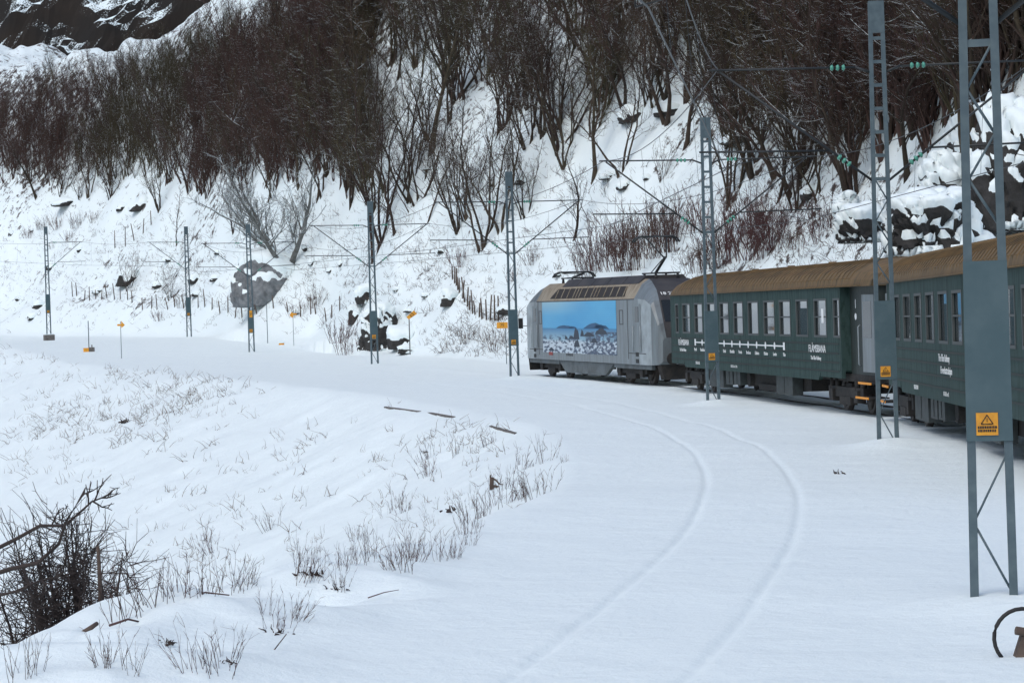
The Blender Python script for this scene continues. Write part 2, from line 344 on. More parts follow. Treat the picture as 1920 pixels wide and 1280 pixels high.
# ---------------------------------------------------------------- lattice masts
def mast(base, rz, H, arms, zp=(1.45, 3.05), label='', sign2=False, spread=.36, footing=False):
    """legs spread along local x (across the track); arms: signs of the sides that carry one"""
    t = empty('catenary_mast', base, rz); tag(t, label, 'mast', 'lattice catenary masts along the line')
    hw = lambda z: spread / 2 * (1 - .35 * z / H)
    for s in (-1, 1):
        m = MB(); a = s * hw(-.3); b = s * hw(H); w_ = .04
        m.loft([[(a - w_, -.05, -.3), (a + w_, -.05, -.3), (a + w_, .05, -.3), (a - w_, .05, -.3)], [(b - w_, -.05, H), (b + w_, -.05, H), (b + w_, .05, H), (b - w_, .05, H)]])
        m.build('leg', M['steel'], t)
    m = MB(); z = zp[1] + .35; k = 0
    while z < H - .6:
        x = hw(z) - .03
        if z > H * .58: m.box((-x, -.035, z - .035), (x, -.028, z + .035)); z += .47
        else:
            x2 = hw(z + .42) - .02; sgn = 1 if k % 2 else -1
            m.tube([(-x * sgn, -.03, z), (x2 * sgn, -.03, z + .42)], .016, 4); z += .42
        k += 1; m.build('brace', M['steel'], t); m = MB()
    z = .12; k = 0
    while z < zp[0] - .1:
        x = hw(z) - .02; sgn = 1 if k % 2 else -1; m.tube([(-x * sgn, -.03, z), (x * sgn, -.03, min(z + .62, zp[0]))], .014, 4); z += .66; k += 1; m.build('brace', M['steel'], t); m = MB()
    m = MB(); x = hw(H) + .035; m.box((-x, -.056, H - .62), (x, .056, H + .02)); m.build('head_plate', M['steel'], t)
    m = MB(); x0 = hw(zp[0]) + .044; x1 = hw(zp[1]) + .044
    m.loft([[(-x0, -.066, zp[0]), (x0, -.066, zp[0]), (x0, .066, zp[0]), (-x0, .066, zp[0])], [(-x1, -.066, zp[1]), (x1, -.066, zp[1]), (x1, .066, zp[1]), (-x1, .066, zp[1])]])
    pn = m.build('guard_panel', M['plate'], t)
    def sign(zc, hh, cx=-.02, tri=True):
        m = MB(); m.box((cx - .10, -.078, zc - hh), (cx + .10, -.069, zc + hh)); sg = m.build('warning_sign', M['yellow'], t)
        m = MB()
        if tri:
            A, B_, C_ = Vector((cx - .055, -.081, zc + .0)), Vector((cx + .055, -.081, zc + .0)), Vector((cx, -.081, zc + .085))
            for p, q in ((A, B_), (B_, C_), (C_, A)): m.tube([p, q], .005, 4)
            m.tube([(cx, -.081, zc + .02), (cx, -.081, zc + .055)], .003, 4)
            rng = random.Random(5)
            for r_ in (-.03, -.062):
                xx = cx - .085
                while xx < cx + .075: w_ = rng.uniform(.008, .018); m.box((xx, -.083, zc + r_ - .011), (xx + w_, -.0785, zc + r_ + .011)); xx += w_ + .005
        m.build('warning_marks', M['black'], sg) if m.v else None
        return sg
    sign(zp[0] + .16, .105)
    if sign2:
        sg = sign(zp[1] - .25, .24, 0, False); text('number', sign2, .13, M['black'], sg, (0, -.082, zp[1] - .25), (0, 0, 1), (-1, 0, 0))
    if footing: m = MB(); m.box((-spread / 2 - .25, -.3, -.62), (spread / 2 + .25, .3, .0)); m.build('footing', M['concrete'], t); m = MB(); m.box((-spread / 2 - .23, -.27, .003), (spread / 2 + .23, .27, .07)); m.build('snow_cap', M['cap'], t)
    for s in arms:
        a = MB(); zt_ = H * .856; zd = H * .60; zr = H * .672; x0 = s * hw(zt_)
        a.tube([(x0, 0, zt_ - .12), (x0 + s * .32, 0, zt_)], .028, 5); a.tube([(x0 + s * .32, 0, zt_), (x0 + s * 3.25, 0, zt_ + .03)], .024, 5)
        a.tube([(s * hw(zd), 0, zd), (x0 + s * 3.05, 0, zt_)], .027, 5)
        f_ = (zr - zd) / (zt_ - zd); xd = s * (hw(zd) + f_ * 3.0)
        a.tube([(xd, 0, zr), (x0 + s * 3.5, 0, zr + .05)], .022, 5); a.tube([(x0 + s * 3.1, 0, zr + .04), (x0 + s * 3.1, 0, zr - .30)], .008, 4); a.tube([(x0 + s * 3.1, 0, zr - .30), (x0 + s * 2.3, 0, zr - .12)], .01, 4)
        ar = a.build('cantilever_arm', M['dark'], t)
        i_ = MB()
        def ins(p, q):
            p = Vector(p); q = Vector(q); d = (q - p).normalized()
            for k in range(3):
                c = p.lerp(q, (k + .5) / 3); i_.tube([c - d * .035, c - d * .01, c + d * .035], [.03, .07, .04], 8)
        ins((x0 + s * .5, 0, zt_), (x0 + s * .85, 0, zt_ + .003)); i_.build('insulator', M['glassins'], ar); i_ = MB(); v = Vector((x0 + s * 3.05, 0, zt_)) - Vector((s * hw(zd), 0, zd)); v.normalize(); p = Vector((s * hw(zd), 0, zd))
        ins(p + v * .55, p + v * .9)
        i_.build('insulator', M['glassins'], ar)
    return t
def mp(x, y, D, dz=0): p = at(x, y, D); return p
MASTS = [  # base x,y in metres, z, height, arms, label
    ((4.44, 21.94, -2.81), 9.0, (-1, 1), 'nearest lattice mast at the photo\'s right edge, its panel hiding the coach', 0),
    ((7.51, 47.23, -2.90), 9.0, (-1, 1), 'lattice mast in front of the gap between the two green coaches', 0),
    ((6.22, 73.15, -3.0), 9.0, (-1, 1), 'lattice mast in front of the first green coach\'s windows', 0),
    ((.07, 102.57, -2.68), 9.0, (-1, 1), 'lattice mast beside the nose of the silver locomotive', 0),
    ((-7.57, 128.96, -2.44), 9.0, (-1, 1), 'lattice mast in front of the snowy knoll with black rock', 0),
    ((-18.2, 164.0, -2.0), 9.0, (-1, 1), 'lattice mast with two yellow signs in front of the grey boulder', '563'),
    ((-27.0, 196.5, -.55), 8.9, (-1,), 'slim lattice mast with one arm pointing left, by the fence posts', 0),
    ((-41.2, 209.0, -.35), 9.6, (1,), 'leftmost lattice mast, one arm to the right, on dark concrete', 0)]
mast_arm = []
for (b, H, arms, lb, s2) in MASTS:
    S, T = st([b[0]], [b[1]]); gz = ground(b[0], b[1]); rz = float(head(S[0]))
    mast(b, rz, H, arms, (1.9, 3.6) if H > 9.5 else (1.52, 3.2) if b[1] < 30 else (1.42, 3.0), lb, s2, footing=(H > 9.2))
    for s in arms:
        for zz, off in ((H * .856 + .06, 3.2), (H * .672 - .30, 3.1)): pass
    mast_arm.append((Vector(b), rz, H, arms))
# concrete plinth under the leftmost mast
# ---------------------------------------------------------------- overhead wires, one thing per track
def wires(side, idx, label):
    t = empty('overhead_line', lay(0, 0, 5)); tag(t, label, 'overhead wire')
    P = []
    for i in idx:
        b, rz, H, arms = mast_arm[i]; s = side if side in arms else arms[0]
        e = Vector((math.cos(rz), math.sin(rz), 0)); P.append((b + e * s * 3.2 + Vector((0, 0, H * .856 + .05)), b + e * s * 3.1 + Vector((0, 0, H * .672 - .31))))
    a0 = P[0]; d = (P[0][0] - P[1][0]); P.insert(0, (a0[0] + d * 1.0 + Vector((-2.6 if False else -2.0, 0, 0)), a0[1] + d * 1.0 + Vector((-2.0, 0, 0))))
    if len(idx) > 6: d = P[-1][0] - P[-2][0]; P.append((P[-1][0] + d * 1.3 + Vector((-6, -3, .5)), P[-1][1] + d * 1.3 + Vector((-6, -3, .5))))
    mm = MB(); cc = MB(); dd = MB()
    for (m0, c0), (m1, c1) in zip(P[:-1], P[1:]):
        L_ = (m1 - m0).length; sag = .55 * (L_ / 27) ** 2 if L_ < 45 else .8
        pts = [m0.lerp(m1, k / 12) - Vector((0, 0, sag * 4 * (k / 12) * (1 - k / 12))) for k in range(13)]
        mm.tube(pts, .011, 4, False); cc.tube([c0, c1], .010, 4, False)
        for k in (2, 5, 7, 10): dd.tube([pts[k], c0.lerp(c1, k / 12)], .005, 3, False)
    mm.build('messenger_wire', M['wire'], t, -t.location); cc.build('contact_wire', M['wire'], t, -t.location); dd.build('dropper', M['wire'], t, -t.location)
wires(-1, [0, 1, 2, 3, 4, 5, 6, 7], 'overhead wires above the snowed-in inner track, left of the masts')
wires(1, [0, 1, 2, 3, 4, 5], 'overhead wires above the train\'s track, right of the masts')
# ---------------------------------------------------------------- rails of the train's track
m = MB()
for gg in (-.7175, .7175):
    secs = []
    for k in range(0, 41):
        s = -50 + k * 2.6; p0 = lay(s, 3.35 + gg - .035, -.12); p1 = lay(s, 3.35 + gg + .035, -.12)
        secs.append([p0, p1, p1 + Vector((0, 0, .14)), p0 + Vector((0, 0, .14))])
    m.loft(secs)
tag(m.build('rails', M['wheel']), kind='structure')
# ---------------------------------------------------------------- railway vehicles
def vehicle(name, s0, s1, label, cat):
    a = lay(s0, 3.35, .02); b = lay(s1, 3.35, .02); c = (a + b) / 2; d = b - a
    t = empty(name, c, math.atan2(d.y, d.x)); t.rotation_euler = (0, -math.atan2(d.z, math.hypot(d.x, d.y)), t.rotation_euler[2])
    tag(t, label, cat); return t, d.length
def bogie(t, xc, wb=2.5, r=.46, loco=False):
    b = MB()
    for s in (-1, 1):
        y = s * 1.12; b.box((xc - wb / 2 - .5, y - .07, .42), (xc + wb / 2 + .5, y + .07, .70)); b.box((xc - .55, y - .10, .22), (xc + .55, y + .10, .44))
        for xx in (xc - wb / 2, xc + wb / 2):
            b.box((xx - .18, y - .12 + s * .03, .30), (xx + .18, y + .12 + s * .03, .62)); b.tube([(xx - .28, y, .62), (xx - .28, y, .92)], .09, 8); b.tube([(xx + .28, y, .62), (xx + .28, y, .92)], .09, 8)
    b.box((xc - .3, -1.1, .5), (xc + .3, 1.1, .8)); b.box((xc - wb / 2 - .5, -1.05, .55), (xc - wb / 2 - .35, 1.05, .75))
    o = b.build('bogie', M['under'], t)
    for xx in (xc - wb / 2, xc + wb / 2):
        for s in (-1, 1):
            m = MB(); m.tube([(xx, s * .70, r), (xx, s * .715, r), (xx, s * .84, r)], [r + .03, r, r - .01], 24); m.tube([(xx, s * .84, r), (xx, s * .86, r)], [r * .75, r * .3], 20)
            m.build('wheel', M['wheel'], o)
def buffers(t, x, s):
    for y in (-.87, .87):
        m = MB(); m.tube([(x, y, 1.05), (x + s * .32, y, 1.05)], .10, 10); m.tube([(x + s * .32, y, 1.05), (x + s * .37, y, 1.05)], .24, 14); m.build('buffer', M['under'], t)
    m = MB(); m.box((min(x, x + s * .28), -.1, .92), (max(x, x + s * .28), .1, 1.12)); m.build('coupling', M['under'], t)
def coach(s0, s1, label, wins, near_side, far_side, decor):
    t, L_ = vehicle('passenger_coach', s0, s1, label, 'coach'); W = 1.42; ZB, ZW0, ZW1, ZT = .95, 2.08, 3.10, 3.42
    near = near_side; far = far_side
    # body shell: plain panels between the window openings, both sides
    b = MB()
    wl = sorted([(c - w_ / 2, c + w_ / 2) for c, w_ in wins])
    for s in (-1, 1):
        y0, y1 = sorted((s * W, s * (W - .11)))
        zb = ZB + .14
        b.box((near, y0, zb), (far, y1, ZW0)); b.box((near, y0, ZW1), (far, y1, ZT)); prev = near
        for a, c in wl: b.box((prev, y0, ZW0), (a, y1, ZW1)); prev = c
        b.box((prev, y0, ZW0), (far, y1, ZW1))
        # drop skirt, deeper between the bogies
        yy = (y0 + y1) / 2
        for (xa, xb, z0) in ((near, near + 2.2, ZB), (near + 2.2, far - 2.2, ZB - .1), (far - 2.2, far, ZB)):
            b.loft([[(xa + (.0 if z0 == ZB else 0), y0, zb), (xa, y1, zb), (xa + .25 * (z0 != ZB), y1, z0), (xa + .25 * (z0 != ZB), y0, z0)], [(xb, y0, zb), (xb, y1, zb), (xb - .25 * (z0 != ZB), y1, z0), (xb - .25 * (z0 != ZB), y0, z0)]])
    b.box((near, -W + .111, ZB + .2), (near + .06, W - .111, ZT)); b.box((far - .06, -W + .111, ZB + .2), (far, W - .111, ZT)); b.box((near + .061, -W + .111, ZB + .15), (far - .061, W - .111, ZB + .25))
    b.build('body', M['cgreen'], t)
    m = MB(); m.box((near + .1, -.05, ZB + .3), (far - .1, .05, ZT - .02)); m.box((near + .1, -W + .08, 1.95), (far - .1, W - .08, 1.99)); m.build('interior_partition', M['interior'], t)
    # windows
    for a, c in wl:
        for s in (-1, 1):
            if s == -1 and (a + c) < -50: continue
            m = MB(); y = s * (W + .012); e = .03
            for (xa, xb, za, zb_) in ((a - e, c + e, ZW1 - e, ZW1 + e), (a - e, c + e, ZW0 - e, ZW0 + e), (a - e, a + e, ZW0 + e, ZW1 - e), (c - e, c + e, ZW0 + e, ZW1 - e)): m.box((xa, min(y, y - s * .05), za), (xb, max(y, y - s * .05), zb_))
            if int((a + 40) * 2) % 3: m.box((a + e, min(y - s * .01, y - s * .045), ZW0 + .52), (c - e, max(y - s * .01, y - s * .045), ZW0 + .56))
            f_ = m.build('window', M['rubber'], t)
            m = MB(); yg = s * (W - .055); m.box((a, yg - .006, ZW0), (c, yg + .006, ZW1)); m.build('pane', M['glass'], f_)
    # vestibule, darker and narrower, with doors
    ends = []
    if near > -L_ / 2 + .5: ends.append((-L_ / 2 + .12, near, -1))
    if far < L_ / 2 - .5: ends.append((far, L_ / 2 - .12, 1))
    for xa, xb, s in ends:
        m = MB(); WV = W - .28; m.box((xa, -WV, ZB + .1), (xb, WV, ZT)); v = m.build('vestibule', M['cgreen_dark'], t)
        for sy in (-1, 1):
            y0 = sy * (WV + .01); m = MB(); xd0, xd1 = (xa + .25, xa + 1.35) if s < 0 else (xb - 1.35, xb - .25)
            m.box((xd0, min(y0, y0 + sy * .05), 1.15), (xd1, max(y0, y0 + sy * .05), 3.2)); d_ = m.build('door', M['lgrey'], t)
            m = MB(); m.box((xd0 + .22, min(y0 + sy * .045, y0 + sy * .056), 2.05), (xd1 - .12, max(y0 + sy * .045, y0 + sy * .056), 3.02)); m.build('door_window', M['glass_dark'], d_)
            m = MB(); xr = xd1 + .25 if s < 0 else xd0 - .25
            m.tube([(xr, y0 + sy * .03, 1.3), (xr, y0 + sy * .09, 1.35), (xr, y0 + sy * .09, 2.35), (xr, y0 + sy * .03, 2.4)], .02, 6); m.build('handrail', M['lbright'], t)
            m = MB()
            for k, (z, yo) in enumerate(((.88, .18), (.50, .26))): m.box((xd0 - .05, min(sy * (WV - .3), sy * (WV + yo)), z - .04), (xd1 + .05, max(sy * (WV - .3), sy * (WV + yo)), z))
            st_ = m.build('step', M['under'], t)
            m = MB()
            for k, (z, yo) in enumerate(((.88, .18), (.50, .26))): y2 = sy * (WV + yo); m.box((xd0 - .05, min(y2, y2 + sy * .02), z - .045), (xd1 + .05, max(y2, y2 + sy * .02), z + .012))
            m.build('step_edge', M['orange'], st_)
        if s < 0: text('number', '1', .34, M['white'], t, (xb - .55, WV + .006, 2.95), (-1, 0, 0), (0, 0, 1)); mm = MB(); mm.tube([(xb - .55, WV + .003, 2.62), (xb - .55, WV + .012, 2.62)], .09, 14); mm.build('round_sign', M['white'], t)
    # roof, tapered at the vestibule
    def sec(x, k=1, dz=0):
        pr = [(W + .05, ZT), (W - .0, ZT + .20), (W - .16, ZT + .40), (W - .52, ZT + .60), (.45, ZT + .72), (0, ZT + .75)]
        pts = [(y, z) for y, z in pr] + [(-y, z) for y, z in pr[-2::-1]]
        return [(x, y * k, ZT + (z - ZT) * (1 if dz == 0 else dz)) for y, z in pts]
    r_ = MB(); A, B_ = -L_ / 2, L_ / 2
    r_.loft([sec(A + .02, .93, .72), sec(A + .7, .98, .9), sec(A + 1.8), sec(B_ - 1.8), sec(B_ - .7, .98, .9), sec(B_ - .02, .93, .72)], sm=False)
    ro = r_.build('roof', M['croof'], t)
    r_ = MB()
    for s in (-1, 1):
        r_.tube([(A + .6, s * (W + .06), ZT + .02), (B_ - .6, s * (W + .06), ZT + .02)], .022, 4)
        r_.tube([(A + 1.8, s * (W - .02), ZT + .22), (B_ - 1.8, s * (W - .02), ZT + .22)], .018, 4)
    x = A + 1.8
    rr = [(W + .012, ZT + .02), (W + .006, ZT + .20), (W - .15, ZT + .41), (W - .51, ZT + .612), (.45, ZT + .73), (0, ZT + .762)]
    while x < B_ - 1.7:
        r_.tube([(x, y, z) for y, z in rr] + [(x, -y, z) for y, z in rr[-2::-1]], .013, 4, False); x += .42
    r_.build('roof_rib', M['croof'], ro)
    vt = MB()
    for x in (-8, -3.5, 1.5, 6.5): vt.tube([(x, -.3, ZT + .68), (x, -.3, ZT + .82)], [.16, .12], 10)
    vt.build('roof_vent', M['croof'], ro)
    # grooves along the lower side
    gv = MB()
    for s in (-1, 1):
        for z in (1.88, 1.62, 1.37, 1.13):
            y = s * W; gv.box((near + .25, min(y - s * .004, y + s * .010), z - .020), (far - .25, max(y - s * .004, y + s * .012), z + .020))
        for x in (near + .12, far - .12, near + 2.6):
            y = s * W; gv.box((x - .012, min(y - s * .004, y + s * .006), ZB + .2), (x + .012, max(y - s * .004, y + s * .006), ZT - .04))
    gv.build('side_rib', M['groove'], t)
    # ends and underframe
    m = MB(); m.box((-L_ / 2, -.55, 1.1), (-L_ / 2 + .3, .55, 3.3)); m.box((L_ / 2 - .3, -.55, 1.1), (L_ / 2, .55, 3.3)); m.build('gangway', M['black'], t)
    u = MB(); u.box((-L_ / 2 + .2, -1.15, .86), (L_ / 2 - .2, 1.15, ZB + .12)); u.box((-5.2, -.9, .42), (6.6, .9, .87)); u.box((-2.0, -1.0, .30), (1.0, 1.0, .5))
    u.tube([(2.2, -1.05, .62), (2.2, 1.05, .62)], .26, 14); u.build('underframe', M['under'], t)
    for xa, xb, z0 in ((2.6, 3.5, .40), (3.7, 4.7, .38), (-4.3, -2.3, .28), (5.1, 7.3, .25)):
        for s in (-1, 1):
            m = MB(); m.box((xa, min(s * .92, s * 1.24), z0), (xb, max(s * .92, s * 1.24), .86)); m.box(((xa + xb) / 2 - .015, min(s * 1.24, s * 1.255), z0 + .05), ((xa + xb) / 2 + .015, max(s * 1.24, s * 1.255), .82)); m.build('equipment_box', M['undergrey'], t)
    for xc in (-L_ / 2 + 3.3, L_ / 2 - 3.4): bogie(t, xc)
    buffers(t, -L_ / 2, -1); buffers(t, L_ / 2, 1)
    decor(t, W)
    return t
ex, ez = (-1, 0, 0), (0, 0, 1)
def decor1(t, W):
    y = W + .012; m = MB(); xs = [7.05 + 1.55 - k * 1.16 for k in range(12)]
    m.box((xs[-1], y, 1.735), (xs[0], y + .006, 1.775))
    for i, x in enumerate(xs):
        pts = [(x + .10 * math.cos(a), y + .009, 1.755 + .115 * math.sin(a)) for a in [k * math.pi / 6 for k in range(12)]]
        m.face(pts[::-1]); m.face([(p[0], y + .001, p[2]) for p in pts])
        if i in (0, 11): m.box((x - .10, y, 1.64), (x + .10, y + .008, 1.87))
    m.build('route_line', M['white'], t)
    for x, n_ in zip(xs, 'Myrdal Vatnahalsen Reinunga Kjosfossen Kårdal Blomheller Pinnelia Berekvam Dalsbotn Håreina Lunden Flåm'.split()):
        text('station_name', n_, .155, M['white'], t, (x, y, 1.50), ex, ez, .003)
    for x in (9.3 + 1.35, -9.1 + 1.15):
        text('line_name', 'FLÅMSBANA', .30, M['white'], t, (x, y, 1.72), ex, ez, .003, sx=1.12); text('lettering', 'The Flåm Railway', .16, M['white'], t, (x + .15, y, 1.46), ex, ez, .003)
    text('lettering', '50 76 21-35', .14, M['white'], t, (8.3, y, 1.03), ex, ez, .003); text('lettering', 'B3  26.1 m  R  39 t', .12, M['white'], t, (2.6, y, 1.02), ex, ez, .003)
    m = MB(); m.box((-8.75, y, 2.45), (-8.55, y + .01, 2.85)); m.build('notice', M['white'], t)
O1 = 1.55
coach(8.3, 34.2, 'first green coach with ochre roof, lettered Flåmsbana, coupled behind the locomotive', [(10.2 + O1, .5), (8.55 + O1, 1.3), (6.45 + O1, 1.3), (4.4 + O1, 1.3), (2.35 + O1, 1.3), (.28 + O1, 1.3), (-1.8 + O1, 1.35), (-3.9 + O1, 1.35), (-5.87 + O1, 1.3), (-7.87 + O1, 1.3), (-9.9 + O1, 1.3), (-11.62 + O1, .62)], -10.45, 12.95, decor1)
def decor2(t, W):
    y = W + .012
    text('lettering', 'The Flåm Railway', .22, M['white'], t, (1.2, y, 1.75), ex, ez, .003)
    text('lettering', 'Ei verdsattraksjon', .22, M['white'], t, (.9, y, 1.50), ex, ez, .003)
    text('lettering', '50 76 29-34', .14, M['white'], t, (5.6, y, 1.03), ex, ez, .003); text('lettering', 'B5  26.1 m  R', .13, M['white'], t, (1.0, y, 1.02), ex, ez, .003)
O2 = 2.4
coach(-18.5, 7.3, 'second green coach with dark ochre roof, nearest the photographer, behind the panelled mast', [(6.4 + O2, 1.2), (4.5 + O2, 1.2), (2.6 + O2, 1.1), (.72 + O2, 1.2), (-1.2 + O2, 1.25), (-3.1 + O2, 1.25), (-5.0 + O2, 1.25), (-6.95 + O2, 1.25), (-8.95 + O2, 1.25), (-10.9 + O2, 1.25), (-12.8 + O2, 1.25)], -12.6, 10.6, decor2)
# ---------------------------------------------------------------- locomotive
def locomotive():
    t, L_ = vehicle('locomotive', 36.2, 54.7, 'silver electric locomotive with a blue seascape picture on its side', 'locomotive')
    # stations: x, half width, bottom, kink z, cream-top z, cream-top half width, roof z, roof half width
    S = [(-9.35, 1.15, .95, 1.70, 1.8, 1.10, 1.85, 1.0), (-9.2, 1.28, .82, 2.30, 2.38, 1.22, 2.42, 1.05), (-8.75, 1.40, .80, 3.10, 3.25, 1.28, 3.30, 1.05), (-8.2, 1.44, .80, 3.30, 3.58, 1.20, 3.68, .95), (-7.4, 1.45, .80, 3.35, 3.85, 1.13, 4.0, .85), (-6.9, 1.45, .80, 3.36, 3.92, 1.10, 4.12, .8)]
    full = S + [(-x, *r) for x, *r in S[::-1]]
    def sec(q):
        x, hw, zb, zk, zc, wc, zr, wr = q
        return [(x, -hw, zb), (x, hw, zb), (x, hw, zk), (x, wc, zc), (x, wr, zr), (x, -wr, zr), (x, -wc, zc), (x, -hw, zk)]
    b = MB(); n = 0
    secs = [sec(q) for q in full]; b.loft(secs)
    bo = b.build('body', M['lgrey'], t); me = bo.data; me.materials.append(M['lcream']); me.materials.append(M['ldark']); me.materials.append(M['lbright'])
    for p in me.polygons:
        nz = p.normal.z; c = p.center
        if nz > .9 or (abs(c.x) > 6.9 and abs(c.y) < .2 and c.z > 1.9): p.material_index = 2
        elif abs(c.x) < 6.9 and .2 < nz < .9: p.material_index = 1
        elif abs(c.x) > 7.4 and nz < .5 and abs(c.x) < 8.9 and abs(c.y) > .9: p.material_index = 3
    m = MB()
    # dark roof deck panels
    for k in range(5): x0 = -6.4 + k * 2.1; m.loft([[(x0, -1.08, 3.95), (x0, 1.08, 3.95), (x0, .78, 4.27), (x0, -.78, 4.27)], [(x0 + 2.04, -1.08, 3.95), (x0 + 2.04, 1.08, 3.95), (x0 + 2.04, .78, 4.27), (x0 + 2.04, -.78, 4.27)]])
    m.build('roof_panel', M['ldark'], t)
    # grille band in the cream slope
    gm_ = MB(); sl_ = Vector((0, 1.10 - 1.45, 3.92 - 3.36)); nrm = Vector((0, .56, .35)).normalized()
    P = lambda x, f, o: (x, 1.45 + sl_.y * f + nrm.y * o, 3.36 + sl_.z * f + nrm.z * o)
    gm_.loft([[P(-5.6, .16, .01), P(-5.2, .88, .01), P(-5.2, .88, .02), P(-5.6, .16, .02)], [P(4.9, .16, .01), P(4.4, .88, .01), P(4.4, .88, .02), P(4.9, .16, .02)]])
    go = gm_.build('grille', M['grille'], t); gb = MB()
    for k in range(24):
        x = -5.3 + k * .43
        if k % 2 == 0 or k in (9, 15): gb.tube([P(x - .12, .17, .03), P(x + .05, .87, .03)], .022, 4)
    gb.build('grille_bar', M['lcream'], go)
    # picture
    pm = bpy.data.materials.new('seascape_picture'); pm.use_nodes = True; n_ = pm.node_tree; L = n_.links; bs = n_.nodes['Principled BSDF']; bs.inputs['Roughness'].default_value = .45
    tc = n_.nodes.new('ShaderNodeTexCoord'); sp_ = n_.nodes.new('ShaderNodeSeparateXYZ'); L.new(tc.outputs['Object'], sp_.inputs[0])
    def nz(s, map_, d=4):
        q = n_.nodes.new('ShaderNodeTexNoise'); mp_ = n_.nodes.new('ShaderNodeMapping'); mp_.inputs['Scale'].default_value = map_; L.new(tc.outputs['Object'], mp_.inputs[0]); L.new(mp_.outputs[0], q.inputs['Vector']); q.inputs['Scale'].default_value = s; q.inputs['Detail'].default_value = d; return q.outputs['Fac']
    def rng(f, a, b_, c=0, d=1):
        q = n_.nodes.new('ShaderNodeMapRange'); q.inputs[1].default_value = a; q.inputs[2].default_value = b_; q.inputs[3].default_value = c; q.inputs[4].default_value = d; L.new(f, q.inputs[0]); return q.outputs[0]
    def mx(f, a, b_):
        q = n_.nodes.new('ShaderNodeMix'); q.data_type = 'RGBA'; L.new(f, q.inputs[0])
        for i, v in ((6, a), (7, b_)):
            if isinstance(v, tuple): q.inputs[i].default_value = (*v, 1)
            else: L.new(v, q.inputs[i])
        return q.outputs[2]
    def mul(a, b_):
        q = n_.nodes.new('ShaderNodeMath'); q.operation = 'MULTIPLY'; L.new(a, q.inputs[0]); L.new(b_, q.inputs[1]); return q.outputs[0]
    sky_ = mx(nz(.5, (.35, 1, 1.3)), (.008, .21, .50), (.13, .50, .72)); sky_ = mx(mul(rng(sp_.outputs[2], 2.7, 3.3), rng(sp_.outputs[0], -1, 4)), sky_, (.27, .48, .58))
    sea = mx(rng(sp_.outputs[2], 1.72, 2.2), (.25, .42, .52), (.015, .17, .36))
    c_ = mx(rng(sp_.outputs[2], 2.17, 2.19), sea, sky_)
    rocks = mul(rng(nz(3.2, (.55, 1, 1.6), 6), .50, .55), rng(sp_.outputs[2], 1.95, 1.75)); c_ = mx(rocks, c_, (.03, .07, .13))
    shore = mx(rng(nz(4, (.6, 1, 2), 6), .42, .52), (.03, .055, .10), (.52, .60, .66)); c_ = mx(rng(sp_.outputs[2], 1.72, 1.60), c_, shore)
    rt_ = mul(rng(sp_.outputs[0], .0, -.8), rng(sp_.outputs[2], 2.08, 2.02)); c_ = mx(mul(rt_, rng(nz(5, (.6, 1, 1.8), 6), .58, .44)), c_, (.035, .055, .10))
    ln = n_.nodes.new('ShaderNodeTexWave'); ln.bands_direction = 'Z'; ln.inputs['Scale'].default_value = 3.6; L.new(tc.outputs['Object'], ln.inputs['Vector']); c_ = mx(rng(ln.outputs['Fac'], .93, 1, 0, .35), c_, (.02, .16, .35))
    L.new(c_, bs.inputs['Base Color'])
    m = MB(); m.box((-4.6, 1.452, 1.12), (6.0, 1.462, 3.31)); pic = m.build('seascape_picture', pm, t)
    m = MB(); y = 1.466
    def blob(cx, cz, w_, h, seed=0):
        rg = random.Random(seed); pts = [(cx + w_ * (k / 8 - .5), y, cz + h * math.sin(math.pi * k / 8) ** .7 * rg.uniform(.75, 1.05)) for k in range(9)]
        m.face(pts[::-1])
    blob(2.6, 2.17, 2.6, .15, 1); blob(1.4, 2.17, 1.2, .12, 4); blob(-1.9, 2.17, 3.6, .25, 2); blob(-2.4, 2.2, 1.8, .16, 9)
    m.build('painted_island', mat('island_blue', (.012, .075, .17), .5), pic)
    m = MB()
    prock = mat('painted_rock', (.028, .04, .06), .6)
    for cx, cz, w_, h in ((.9, 1.72, .9, .52), (.85, 1.40, .9, .34), (.05, 1.85, .55, .30), (2.4, 1.72, .5, .16), (-2.6, 1.95, 1.7, .28), (-.9, 1.85, 1.6, .18), (4.7, 1.20, .9, .14), (1.6, 1.74, .8, .14), (-1.6, 1.6, .9, .2)): m = MB(); blob(cx, cz, w_, h, int(cx * 10) + 50); m.build('painted_rock', prock, pic)
    # seams, doors, lockers on both sides
    for s in (1, -1):
        m = MB()
        def ln_(xa, xb, za, zb):
            y0 = s * 1.45; m.box((xa, min(y0, y0 + s * .008), za), (xb, max(y0, y0 + s * .008), zb))
        for x in (-6.05, 6.68): ln_(x - .02, x + .02, 1.0, 3.33)
        ln_(-6.9, 6.9, 3.32, 3.36); ln_(-8.2, -6.05, 1.22, 1.25); ln_(6.1, 8.2, 1.22, 1.25)
        for x0, z0, w_, h in ((-5.45, 2.35, .42, .55), (6.15, 2.35, .38, .55)):
            ln_(x0 - .02, x0 + w_ + .02, z0, z0 + .03); ln_(x0 - .02, x0 + w_ + .02, z0 + h, z0 + h + .03); ln_(x0 - .02, x0 + .02, z0, z0 + h); ln_(x0 + w_ - .02, x0 + w_ + .02, z0, z0 + h)
        m.build('panel_seam', M['ldark'], t)
